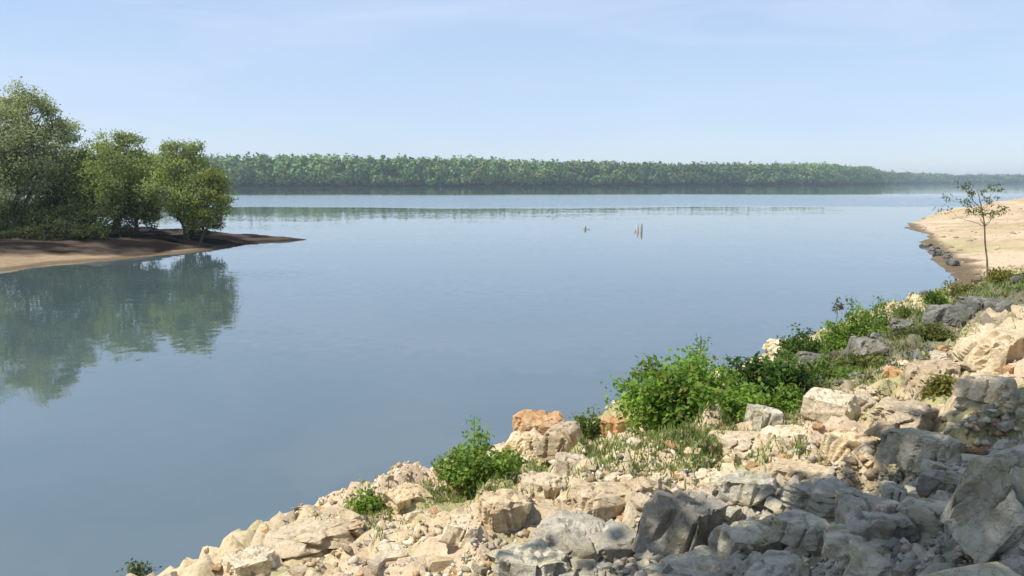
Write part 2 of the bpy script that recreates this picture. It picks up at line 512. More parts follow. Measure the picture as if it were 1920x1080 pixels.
def bank_colour(x, y, z):
    c = np.tile(TAN, (len(x), 1))
    def put(mask, col):
        nonlocal c
        c = c * (1 - mask[:, None]) + np.asarray(col) * mask[:, None]
    put(smooth(0.48, 0.62, fbm(x * 0.55, y * 0.55, 3, 71)) * 0.6, ROSE)
    put(smooth(0.50, 0.66, fbm(x * 0.9, y * 0.9, 4, 81)) * 0.75, OLIVE * 1.5)
    g = poly_dist(x, y, GREY_BAND) + (fbm(x * 0.8, y * 0.8, 3, 91) - 0.5) * 1.4
    put(smooth(-0.4, 0.5, g) * 0.9, GREYC * (0.75 + 0.5 * fbm(x * 1.7, y * 1.7, 3, 14))[:, None])
    g = poly_dist(x, y, NEAR_GREY) + (fbm(x * 0.9, y * 0.9, 3, 95) - 0.5) * 1.4
    put(smooth(-0.3, 0.5, g) * 0.9, GRAVELGREY)
    put((1 - smooth(0.02, 0.14, z)) * 0.65, np.array((0.17, 0.145, 0.11)))        # wet rim
    return c

xs = grid_axis([(-14, -6, 0.5), (-6, 8, 0.075), (8, 24, 0.14), (24, 60, 1.2)])
ys = grid_axis([(-25, 2, 1.0), (2, 20, 0.075), (20, 42, 0.14)])
X, Y = np.meshgrid(xs, ys)
Zg = near_z(X.ravel(), Y.ravel())
V = np.stack([X.ravel(), Y.ravel(), Zg], 1)
nx, ny = len(xs), len(ys)
I = np.arange(nx * ny).reshape(ny, nx)
F = np.stack([I[:-1, :-1].ravel(), I[:-1, 1:].ravel(), I[1:, 1:].ravel(), I[1:, :-1].ravel()], 1)
keep = (Zg[F].max(1) > -1.9)
me = np_mesh("riverbank", V, F[keep], bank_colour(V[:, 0], V[:, 1], Zg), smooth=True)
tag(link("riverbank", me, M_GROUND), "stony sandy riverbank sloping down to the water", kind="structure")

xs = grid_axis([(12, 70, 0.5), (70, 400, 4)])
ys = grid_axis([(24, 140, 0.6), (140, 312, 4)])
X, Y = np.meshgrid(xs, ys)
Zs = spit_z(X.ravel(), Y.ravel())
V = np.stack([X.ravel(), Y.ravel(), Zs], 1)
nx, ny = len(xs), len(ys)
I = np.arange(nx * ny).reshape(ny, nx)
F = np.stack([I[:-1, :-1].ravel(), I[:-1, 1:].ravel(), I[1:, 1:].ravel(), I[1:, :-1].ravel()], 1)
keep = (Zs[F].max(1) > -1.9)
x, y = V[:, 0], V[:, 1]
c = np.tile(SAND, (len(x), 1))
k = smooth(0.45, 0.6, fbm(x * 0.12, y * 0.12, 3, 55))[:, None] * 0.7; c = c * (1 - k) + ROSE * k
k = smooth(0.56, 0.68, fbm(x * 0.2, y * 0.2, 4, 66))[:, None] * 0.45; c = c * (1 - k) + OLIVE * 1.6 * k
k = smooth(0.5, 0.62, fbm(x * 0.5, y * 0.5, 4, 68))[:, None] * 0.5; c = c * (1 - k) + np.array((0.33, 0.245, 0.155)) * k
k = (1 - smooth(0.03, 0.16, Zs))[:, None] * 0.6; c = c * (1 - k) + np.array((0.18, 0.16, 0.125)) * k
me = np_mesh("sand_spit", V, F[keep], c, smooth=True)
tag(link("sand_spit", me, M_GROUND), "pale sandy point reaching into the river", kind="structure")

# ------------------------------------------------------------------ wooded point on the left
LEFT_POLY = [(-120, 42), (-55, 43)] + [W(*p) for p in ((0, 508), (130, 492), (290, 481), (400, 468), (500, 454), (580, 450),
             (580, 448.5), (500, 445), (410, 441), (330, 437), (200, 432))] + [(-60, 90), (-120, 95)]
def left_z(x, y):
    d = poly_dist(x, y, LEFT_POLY) + (fbm(x * 0.45, y * 0.45, 4, 33) - 0.5) * 1.3
    z = np.where(d > 0, 0.16 * np.minimum(d, 5) + 0.02 * np.maximum(d - 5, 0), 0.3 * d)
    return np.maximum(z + (fbm(x * 0.7, y * 0.7, 4, 21) - 0.5) * 0.5 * smooth(-0.2, 2.5, d), -2.0)
xs = grid_axis([(-120, -50, 2.5), (-50, -8, 0.3)])
ys = grid_axis([(38, 84, 0.3), (84, 96, 2.0)])
X, Y = np.meshgrid(xs, ys)
Zl = left_z(X.ravel(), Y.ravel())
V = np.stack([X.ravel(), Y.ravel(), Zl], 1)
nx, ny = len(xs), len(ys)
I = np.arange(nx * ny).reshape(ny, nx)
F = np.stack([I[:-1, :-1].ravel(), I[:-1, 1:].ravel(), I[1:, 1:].ravel(), I[1:, :-1].ravel()], 1)
keep = (Zl[F].max(1) > -1.9)
x, y = V[:, 0], V[:, 1]
d = poly_dist(x, y, LEFT_POLY)
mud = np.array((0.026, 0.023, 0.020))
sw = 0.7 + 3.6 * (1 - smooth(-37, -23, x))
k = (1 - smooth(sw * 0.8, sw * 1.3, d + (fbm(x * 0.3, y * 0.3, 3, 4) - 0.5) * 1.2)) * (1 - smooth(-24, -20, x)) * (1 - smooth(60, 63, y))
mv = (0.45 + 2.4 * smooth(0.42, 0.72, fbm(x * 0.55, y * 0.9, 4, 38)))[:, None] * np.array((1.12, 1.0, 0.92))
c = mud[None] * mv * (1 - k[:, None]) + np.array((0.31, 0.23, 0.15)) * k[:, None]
me = np_mesh("wooded_point_ground", V, F[keep], c, smooth=True)
tag(link("wooded_point_ground", me, M_GROUND), "low dark mud point with a sandy edge under the left trees", kind="structure")

# ------------------------------------------------------------------ far bank
FAR = [(-1500, 480), (-700, 560), (-233, 622), (-5, 745), (193, 850), (400, 1020), (560, 1230), (700, 1500), (980, 1900), (1500, 2150), (3000, 2400)]
v, f = [], []
for i, (fx, fy) in enumerate(FAR):
    v += [(fx, fy - 3, -1.0), (fx, fy, 0.0), (fx, fy + 2.5, 1.0), (fx, fy + 30, 1.6), (fx * 1.02, 5900, 2.0)]
    if i:
        a, b2 = (i - 1) * 5, i * 5
        for q in range(4): f.append((a + q, b2 + q, b2 + q + 1, a + q + 1))
c = np.tile(np.array((0.10, 0.10, 0.075)), (len(v), 1))
me = np_mesh("far_bank", v, f, c)
tag(link("far_bank", me, M_GROUND), "low far bank under the distant forest", kind="structure")

# ------------------------------------------------------------------ leaves and wood
def rand_dirs(n, rng=RNG):
    v = rng.normal(size=(n, 3)); return v / np.linalg.norm(v, axis=1)[:, None]

def leaf_quads(P, size, cols, rng=RNG, up=0.0, aspect=0.55, out=None):
    """one pointed, folded leaf (two quads) at each point"""
    n = len(P)
    a = rand_dirs(n, rng)
    a[:, 2] -= 0.25; a /= np.linalg.norm(a, axis=1)[:, None]
    nn = rand_dirs(n, rng); nn[:, 2] = np.abs(nn[:, 2]) + up
    if out is not None: nn = nn * 0.55 + out
    s = np.cross(a, nn); s /= np.maximum(np.linalg.norm(s, axis=1), 1e-6)[:, None]
    nn = np.cross(s, a)
    L = (size * rng.uniform(0.7, 1.3, n))[:, None]
    w = L * aspect * 0.5
    v0 = P; v1 = P + a * L * 0.45 + s * w + nn * w * 0.35; v2 = P + a * L; v3 = P + a * L * 0.45 - s * w + nn * w * 0.35
    m0 = P + a * L * 0.5
    V = np.stack([v0, v1, v2, m0, v3], 1).reshape(-1, 3)
    b = np.arange(n)[:, None] * 5
    F = np.concatenate([b + np.array([0, 1, 2, 3]), b + np.array([0, 3, 2, 4])], 0)
    return V, F, np.repeat(cols, 5, 0)

def clump_points(c, r, n, rng=RNG, sub=26, tight=0.30, shell=0.55):
    """points gathered on twigs spread through an ellipsoid"""
    r = np.broadcast_to(np.asarray(r, float), (3,))
    d = rand_dirs(sub, rng)
    rad = rng.uniform(shell, 1.0, sub) ** 0.7
    S = d * rad[:, None]
    idx = rng.integers(0, sub, n)
    off = rng.normal(size=(n, 3)) * tight * np.array([1, 1, 0.75])
    return np.asarray(c)[None] + (S[idx] + off) * r[None], idx

def leaf_colours(n, base, idx, rng=RNG, var=0.22, yellow=0.15):
    tint = rng.uniform(1 - var, 1 + var, idx.max() + 1)[idx] * rng.uniform(0.8, 1.2, n)
    c = np.asarray(base)[None] * tint[:, None]
    y = rng.uniform(0, yellow, n)
    c[:, 0] *= 1 + y * 1.6; c[:, 1] *= 1 + y * 0.6
    return c

def tubes(paths, sides=7):
    """paths: lists of (x,y,z,r)"""
    V, F = [], []
    for p in paths:
        p = np.asarray(p, float); base = len(V)
        for i in range(len(p)):
            t = p[min(i + 1, len(p) - 1), :3] - p[max(i - 1, 0), :3]
            t = t / max(np.linalg.norm(t), 1e-9)
            a = np.cross(t, (0.31, 0.95, 0.05)); a /= max(np.linalg.norm(a), 1e-9)
            b2 = np.cross(t, a)
            for s in range(sides):
                th = 2 * math.pi * s / sides
                V.append(p[i, :3] + (a * math.cos(th) + b2 * math.sin(th)) * p[i, 3])
        for i in range(len(p) - 1):
            for s in range(sides):
                q = (s + 1) % sides
                F.append((base + i * sides + s, base + i * sides + q, base + (i + 1) * sides + q, base + (i + 1) * sides + s))
        F.append((base, base + 1, base + 2, base + 3)) if False else None
    return np.array(V), np.array(F)

def wobble_path(a, b, r0, r1, n=6, amp=0.08, rng=RNG):
    a, b = np.asarray(a, float), np.asarray(b, float)
    L = np.linalg.norm(b - a); out = []
    for i in range(n + 1):
        t = i / n
        p = a * (1 - t) + b * t + rng.normal(size=3) * amp * L * 0.5 * math.sin(math.pi * t) * np.array([1, 1, 0.4])
        out.append((*p, r0 * (1 - t) + r1 * t))
    return out

def make_tree(name, label, group, base, trunks, clumps, nleaf, leaf, colour, cat="tree", bark=M_BARK, rng=None, trunk_r=0.16, lmat=M_LEAF, sub=20, tight=0.24):
    """base: ground point; trunks: list of trunk top points; clumps: list of (centre, radius)"""
    rng = rng or np.random.default_rng(abs(hash(label)) % 9999 if False else len(label) * 31 + int(abs(base[0]) * 10))
    root = empty(name, base)
    tag(root, label, cat, group)
    B = np.asarray(base, float)
    tops = [np.asarray(t, float) for t in trunks]
    for i, t in enumerate(tops):
        foot = B + np.array([rng.normal() * 0.12, rng.normal() * 0.12, -0.25]) * (1 if i else 0.3) - np.array([0, 0, 0.2])
        V, F = tubes([wobble_path(foot, t, trunk_r * rng.uniform(0.8, 1.1), trunk_r * 0.4, 7, 0.07, rng)])
        link("trunk", np_mesh("trunk", V - B, F, smooth=True), bark, root)
    for (c, r) in clumps:
        c = np.asarray(c, float)
        t = min(tops, key=lambda q: np.linalg.norm(q - c))
        start = t * 0.75 + B * 0.25 if c[2] < t[2] else t
        paths = [wobble_path(start, c, trunk_r * 0.45, trunk_r * 0.12, 5, 0.1, rng)]
        rr = np.broadcast_to(np.asarray(r, float), (3,))
        for q in range(5):
            paths.append(wobble_path(c * 0.8 + start * 0.2, c + rand_dirs(1, rng)[0] * rr * 0.8, trunk_r * 0.16, trunk_r * 0.04, 3, 0.1, rng))
        V, F = tubes(paths, 5)
        link("limb", np_mesh("limb", V - B, F, smooth=True), bark, root)
    vol = np.array([np.prod(np.broadcast_to(np.asarray(r, float), (3,))) ** 0.75 for _, r in clumps])
    cnt = (nleaf * vol / vol.sum()).astype(int)
    VV, FF, CC, o = [], [], [], 0
    for (c, r), k in zip(clumps, cnt):
        P, idx = clump_points(c, r, k, rng, sub, tight)
        P[:, 2] = np.maximum(P[:, 2], B[2] + 0.05)
        cl = leaf_colours(k, np.asarray(colour) * rng.uniform(0.88, 1.12), idx, rng)
        rr = np.broadcast_to(np.asarray(r, float), (3,))
        od = (P - np.asarray(c)) / rr; od /= np.maximum(np.linalg.norm(od, axis=1), 1e-6)[:, None]; od[:, 2] += 0.25
        V, F, C2 = leaf_quads(P - B, leaf, cl, rng, out=od)
        VV.append(V); FF.append(F + o); CC.append(C2); o += len(V)
    link("crown", np_mesh("crown", np.concatenate(VV), np.concatenate(FF), np.concatenate(CC)), lmat, root)
    return root

# ------------------------------------------------------------------ trees on the wooded point
def px_tree(name, label, bx, D, tr, cl, nleaf, leaf, colour, trunk_r=0.16, group="trees on the wooded point", cat="tree"):
    X0 = (bx - 960) / FPX * D
    z = float(left_z(np.array([X0]), np.array([D]))[0])
    trunks = [at_depth(a, b, D + dd) for a, b, dd in tr]
    clumps = [(at_depth(a, b, D + dd), np.array([r, r, r * 0.85]) * D / FPX) for a, b, r, dd in cl]
    return make_tree(name, label, group, (X0, D, z), trunks, clumps, nleaf, leaf, colour, trunk_r=trunk_r, cat=cat)

GG = (0.28, 0.325, 0.185); YG = (0.215, 0.275, 0.105); DG_SHADED = (0.065, 0.085, 0.036)  # darkest green: shade of the lower and rear canopy put into the leaf colour
px_tree("willow_tree", "tallest grey green willow at the left edge of the picture", 30, 62,
        [(35, 260, 0), (80, 290, 1)],
        [(40, 182, 30, 0), (12, 200, 26, 0), (62, 205, 34, 0.5), (92, 205, 16, 0.3), (128, 250, 22, 0.5), (130, 300, 30, 0), (18, 232, 46, -1), (100, 235, 34, 1), (50, 265, 50, -1.5), (105, 285, 38, 0.5), (10, 300, 52, -1.5), (65, 325, 48, -1.5)],
        25000, 0.20, GG, 0.22)
px_tree("willow_tree", "willow cut off by the left frame edge beside the tallest one", -75, 60,
        [(-70, 260, 0)],
        [(-60, 215, 55, 0), (-40, 290, 60, 0), (-90, 330, 70, 0), (-20, 345, 48, -1), (-40, 395, 45, 0)], 7500, 0.22, GG, 0.2)
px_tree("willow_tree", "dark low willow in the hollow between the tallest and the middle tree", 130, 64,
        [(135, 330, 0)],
        [(128, 330, 38, 0), (140, 370, 46, -1), (85, 375, 48, -1), (40, 395, 46, -1), (110, 405, 40, -1.5)], 8000, 0.20, DG_SHADED, 0.16)
px_tree("willow_tree", "round topped willow in the middle of the left clump", 215, 62,
        [(215, 320, 0), (240, 330, 1)],
        [(208, 268, 27, 0), (180, 288, 30, 0.5), (232, 262, 16, 0), (155, 318, 32, 0.5), (155, 355, 36, 0), (275, 348, 34, 0), (265, 385, 30, 0), (150, 395, 34, -0.5), (246, 275, 28, 0), (215, 305, 42, -1), (262, 315, 34, 0), (178, 330, 36, 0), (235, 350, 44, -1.2), (195, 375, 40, -1)],
        20000, 0.19, (0.19, 0.245, 0.085), 0.17)
px_tree("willow_tree", "bright yellow green willow at the right of the left clump", 352, 61,
        [(345, 340, 0), (318, 350, 0.5)],
        [(330, 288, 27, 0), (360, 290, 26, 0.3), (318, 275, 14, 0), (372, 276, 12, 0), (278, 320, 28, 0.3), (395, 340, 28, 0), (262, 352, 28, 0.5), (335, 385, 24, 0), (302, 310, 30, 0), (345, 322, 40, -1), (378, 325, 32, 0), (318, 355, 40, -1.2), (365, 362, 38, -1), (285, 365, 34, 0), (368, 400, 22, -0.5), (282, 398, 22, 0.5)],
        20000, 0.19, YG, 0.15)
px_tree("willow_tree", "low willow leaning over the water at the tip of the point", 375, 60,
        [(395, 375, -0.5)],
        [(400, 338, 27, 0), (412, 368, 24, -0.3), (385, 378, 30, -0.5), (415, 392, 18, -0.3), (360, 392, 22, -0.6), (392, 412, 15, -0.2), (362, 420, 14, 0)], 6000, 0.18, (0.21, 0.25, 0.07), 0.12)
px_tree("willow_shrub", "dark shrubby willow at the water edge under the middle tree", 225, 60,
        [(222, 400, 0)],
        [(230, 392, 30, 0), (200, 410, 26, -0.4), (275, 400, 20, 0), (285, 425, 10, 0), (220, 430, 16, 0), (250, 432, 12, 0), (185, 436, 14, 0), (255, 385, 24, 0), (170, 415, 26, -0.3), (240, 418, 16, 0)], 4200, 0.18, DG_SHADED, 0.09, cat="shrub")
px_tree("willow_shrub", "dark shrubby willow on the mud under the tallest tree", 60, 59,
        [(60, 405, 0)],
        [(60, 398, 34, 0), (20, 410, 30, 0), (105, 415, 28, 0), (-20, 415, 30, 0), (138, 420, 20, 0)], 4800, 0.18, DG_SHADED, 0.09, cat="shrub")
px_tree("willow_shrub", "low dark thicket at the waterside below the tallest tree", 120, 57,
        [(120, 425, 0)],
        [(125, 428, 20, 0), (95, 434, 18, 0), (155, 432, 18, 0), (60, 436, 18, 0.3), (190, 434, 16, 0), (20, 438, 18, 0.3)], 4200, 0.17, DG_SHADED, 0.07, cat="shrub")
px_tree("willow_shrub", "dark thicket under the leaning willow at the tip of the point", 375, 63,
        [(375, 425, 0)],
        [(370, 405, 22, 0), (385, 425, 16, 0), (355, 428, 12, 0), (400, 415, 18, 0), (362, 440, 10, 0), (345, 405, 14, 0)], 3600, 0.17, DG_SHADED, 0.07, cat="shrub")
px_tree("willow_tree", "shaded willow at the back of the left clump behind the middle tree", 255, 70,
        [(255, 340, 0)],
        [(270, 335, 36, 0), (300, 360, 34, 0), (230, 365, 40, 0), (190, 385, 36, 0), (345, 380, 30, 0), (275, 388, 24, 0)], 6000, 0.24, DG_SHADED, 0.16)
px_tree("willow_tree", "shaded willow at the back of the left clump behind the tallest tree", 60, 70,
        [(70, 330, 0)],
        [(60, 310, 50, 0), (110, 350, 45, 0), (20, 360, 50, 0), (150, 385, 38, 0), (80, 395, 40, 0), (-20, 400, 45, 0)], 6500, 0.25, DG_SHADED, 0.18)

# ------------------------------------------------------------------ far forest, one mass
def forest(name, label, segs, spacing, rows, h0, seed, quad, nq, base):
    rng = np.random.default_rng(seed)
    C, R, COLS, H = [], [], [], []
    for (ax, ay), (bx, by) in zip(segs[:-1], segs[1:]):
        L = math.hypot(bx - ax, by - ay)
        for r in range(rows):
            for i in range(int(L / spacing)):
                t = (i + rng.uniform(0, 1)) / (L / spacing)
                x = ax + (bx - ax) * t; y = ay + (by - ay) * t + 3 + r * 8 + rng.uniform(-3, 3)
                big = fbm(np.array([x * 0.012]), np.array([y * 0.012 + seed]), 3, seed)[0]
                h = h0 * (0.80 + 0.09 * min(r, 2)) * (0.93 + 0.14 * rng.uniform()) * (0.82 + 0.34 * big)
                if r == 0: h *= rng.uniform(0.32, 0.95)
                C.append((x, y, 1.2)); H.append(h); R.append(rng.uniform(3.2, 8.0))
                COLS.append(np.asarray(base) * rng.uniform(0.75, 1.25) * (0.35 + 1.3 * big) * np.array([rng.uniform(0.85, 1.25), 1, rng.uniform(0.8, 1.1)]))
        for i in range(int(L / 3.2) * 2):                    # shrubs closing the view between the trunks
            t = rng.uniform(0, 1)
            C.append((ax + (bx - ax) * t, ay + (by - ay) * t + rng.uniform(3, 6 + rows * 7), 0.6)); H.append(rng.uniform(3.5, 8)); R.append(rng.uniform(3, 5.5))
            COLS.append(np.asarray(base) * rng.uniform(0.45, 0.8))  # darker leaf colour carries the shade under the crowns
    C, R, H, COLS = map(np.array, (C, R, H, COLS)); n = len(C)
    d = rand_dirs(n * nq, rng).reshape(n, nq, 3)
    rad = rng.uniform(0.75, 1.05, (n, nq, 1))
    lump = 1 + 0.22 * np.sin(d[..., :1] * 5 + rng.uniform(0, 6, (n, 1, 1))) * np.sin(d[..., 2:] * 6 + rng.uniform(0, 6, (n, 1, 1)))
    ctr = C.copy(); ctr[:, 2] += H * 0.54
    ext = np.stack([R, R, H * 0.46], 1)
    P = (ctr[:, None] + d * rad * lump * ext[:, None]).reshape(-1, 3)
    col = np.repeat(COLS, nq, 0) * rng.uniform(0.75, 1.25, (n * nq, 1))
    nr = d.reshape(-1, 3) + rng.normal(size=(n * nq, 3)) * 0.45
    nr /= np.linalg.norm(nr, axis=1)[:, None]
    a = np.cross(nr, rand_dirs(n * nq, rng)); a /= np.maximum(np.linalg.norm(a, axis=1), 1e-6)[:, None]
    b2 = np.cross(nr, a)
    s = quad * rng.uniform(0.6, 1.3, (n * nq, 1))
    V = np.stack([P + a * s, P + b2 * s * 0.7, P - a * s, P - b2 * s * 0.7], 1).reshape(-1, 3)
    F = np.arange(len(V)).reshape(-1, 4)
    cc = np.repeat(col, 4, 0)
    # trunks: slim three-sided prisms
    th = np.array([0, 2.1, 4.2])
    tri = np.stack([np.cos(th), np.sin(th), np.zeros(3)], 1) * 0.22
    lo = (C[:, None] + tri[None] - np.array([0, 0, 0.6])); hi = (C[:, None] + tri[None] * 0.6); hi[..., 2] += (H * 0.5)[:, None]
    tv = np.concatenate([lo, hi], 1).reshape(-1, 3); o = len(V)
    bi = np.arange(n)[:, None] * 6 + o
    tf = np.concatenate([bi + np.array([0, 1, 4, 3]), bi + np.array([1, 2, 5, 4]), bi + np.array([2, 0, 3, 5])], 0)
    V = np.concatenate([V, tv]); F = np.concatenate([F, tf])
    cc = np.concatenate([cc, np.tile(np.array((0.10, 0.09, 0.07)), (len(tv), 1))])
    o = link(name, np_mesh(name, V, F, cc), M_FAR)
    tag(o, label, "forest", kind="stuff")
    return o

forest("far_forest", "long green riverside forest along the far bank", FAR[1:7], 6.0, 5, 24.3, 5, 1.5, 170, (0.125, 0.200, 0.065))
forest("distant_forest", "bluish forest fading out at the right behind the sandy point", FAR[6:10], 9.0, 3, 22.0, 9, 2.4, 80, (0.125, 0.200, 0.065))


# ------------------------------------------------------------------ haze over the river
hv = [(x, y, z) for z in (-3.6, 42.0) for y in (-400, 6100) for x in (-5200, 5200)]
hf = [(0, 2, 3, 1), (4, 5, 7, 6), (0, 1, 5, 4), (2, 6, 7, 3), (0, 4, 6, 2), (1, 3, 7, 5)]
hm = bpy.data.materials.new("haze"); hm.use_nodes = True
hm.node_tree.nodes.clear()
h_out = hm.node_tree.nodes.new("ShaderNodeOutputMaterial")
h_vol = hm.node_tree.nodes.new("ShaderNodeVolumePrincipled")
h_vol.inputs["Color"].default_value = (0.74, 0.88, 1.0, 1)
h_vol.inputs["Density"].default_value = 0.00025
h_vol.inputs["Anisotropy"].default_value = 0.2
hm.node_tree.links.new(h_vol.outputs["Volume"], h_out.inputs["Volume"])
tag(link("haze", np_mesh("haze", hv, hf), hm), "thin pale summer haze over the river", kind="stuff")

# ------------------------------------------------------------------ unseen tree added left of the camera, crown shaped to shade the near rocks
_off = 1 / math.tan(SUN_ELEV)
clumps = []
rs = np.random.default_rng(40)
for gx in np.arange(0.5, 9.0, 1.25):
    edge = 5.35 + 0.19 * gx
    for gy in (edge - 1.0, edge - 2.3, edge - 3.8, edge - 5.3):
        h = 6.0 + gx * 0.95 + rs.uniform(-0.6, 0.6)
        clumps.append(((gx + SUN_DIR.x * _off * h, gy + SUN_DIR.y * _off * h, 2.2 + h), np.array([1.15, 1.15, 0.9])))
tz = float(land_z(-4.2, 1.6)[0])
make_tree("added_shade_tree", "broad leafy tree beside the viewpoint that shades the grey rocks", None, (-4.2, 1.6, tz),
          [(-3.6, 2.0, 8.5), (-3.2, 2.4, 11.5)], clumps, 26000, 0.24, (0.09, 0.12, 0.05), trunk_r=0.24)

# ------------------------------------------------------------------ rocks
def rock_mesh(name, seed, fine, ncut=12, flat=1.0):
    """broken stone: a block cut by random planes; fine ones get chipped edges and shallow fracture relief"""
    rr = np.random.default_rng(seed)
    bm = bmesh.new()
    bmesh.ops.create_cube(bm, size=1.0)
    for v in bm.verts:
        v.co = Vector((v.co.x * rr.uniform(0.85, 1.1), v.co.y * rr.uniform(0.75, 1.0), v.co.z * rr.uniform(0.8, 1.05) * flat))
    for k in range(ncut):
        d = rand_dirs(1, rr)[0]
        if k % 3 == 0: d[2] = abs(d[2]) * 0.5 + 0.15
        d = d / np.linalg.norm(d)
        ext = max(float(np.dot(np.array(v.co), d)) for v in bm.verts)
        off = ext * rr.uniform(0.70, 0.93)
        g = bmesh.ops.bisect_plane(bm, geom=list(bm.verts) + list(bm.edges) + list(bm.faces), plane_co=Vector(d * off), plane_no=Vector(d), clear_outer=True)
        ed = [e for e in g["geom_cut"] if isinstance(e, bmesh.types.BMEdge)]
        if len(ed) >= 3: bmesh.ops.contextual_create(bm, geom=ed)
    bmesh.ops.remove_doubles(bm, verts=bm.verts, dist=0.03 if fine else 0.06)
    bmesh.ops.recalc_face_normals(bm, faces=bm.faces)
    if fine:
        bmesh.ops.bevel(bm, geom=list(bm.edges), offset=0.012, segments=1, affect='EDGES', clamp_overlap=True)
    bmesh.ops.triangulate(bm, faces=bm.faces)
    if fine:
        for it in range(4):
            el = [e for e in bm.edges if e.calc_length() > 0.07]
            if not el: break
            bmesh.ops.subdivide_edges(bm, edges=el, cuts=1)
            bmesh.ops.triangulate(bm, faces=[f for f in bm.faces if len(f.verts) > 3])
        bm.normal_update()
        co = np.array([v.co for v in bm.verts])
        q = co @ np.array([[0.8, 0.3, 0.5], [-0.5, 0.8, 0.2], [0.1, -0.5, 0.85]])
        rid = 1 - np.abs(2 * fbm(q[:, 0] * 3.2 + seed, q[:, 1] * 3.2 + q[:, 2] * 2.7, 3, seed) - 1)        # ridged: cracks and chips
        nz = -0.10 * smooth(0.80, 1.0, rid) + (fbm(q[:, 2] * 9 + seed, q[:, 0] * 9 - q[:, 1] * 7.3, 3, seed + 5) - 0.5) * 0.035
        lay = np.floor(q[:, 2] * (9 + seed % 5) + 1.5 * fbm(q[:, 0] * 2, q[:, 1] * 2, 2, seed + 9))
        nz += 0.022 * (_hash(lay.astype(np.int64), lay.astype(np.int64) * 3, seed) - 0.5)                   # bedding ledges
        for v, k in zip(bm.verts, nz): v.co += v.normal * k
    zmin = min(v.co.z for v in bm.verts)
    zmax = max(v.co.z for v in bm.verts)
    xm = max(abs(v.co.x) for v in bm.verts) * 2
    for v in bm.verts:
        v.co.z = (v.co.z - zmin) / (zmax - zmin)            # unit height, stands on z = 0
        v.co.x /= xm; v.co.y /= xm
    me = bpy.data.meshes.new(name)
    bm.to_mesh(me); bm.free()
    if fine:
        me.polygons.foreach_set("use_smooth", np.ones(len(me.polygons), bool))
        me.set_sharp_from_angle(angle=math.radians(20))
    return me

_cache = {}
def rock_variant(kind, i, mat):
    key = (kind, i, mat.name)
    if key not in _cache:
        if kind == "boulder": me = rock_mesh("boulder", 100 + i, True, 10 + i % 6, [1.0, 0.8, 0.9][i % 3])
        elif kind == "slab": me = rock_mesh("slab", 300 + i, True, 9 + i % 5, 0.6)
        else: me = rock_mesh("stone", 500 + i, False, 6 + i % 3, [0.9, 0.7][i % 2])
        me.materials.append(mat)
        _cache[key] = me
    return _cache[key]

def put_rock(name, kind, i, mat, p, size, rot, label, cat, group=None, sink=0.30):
    o = bpy.data.objects.new(name, rock_variant(kind, i, mat))
    o.location = (p[0], p[1], p[2] - size[2] * sink)
    o.rotation_euler = rot
    o.scale = size
    COL.objects.link(o)
    return tag(o, label, cat, group)

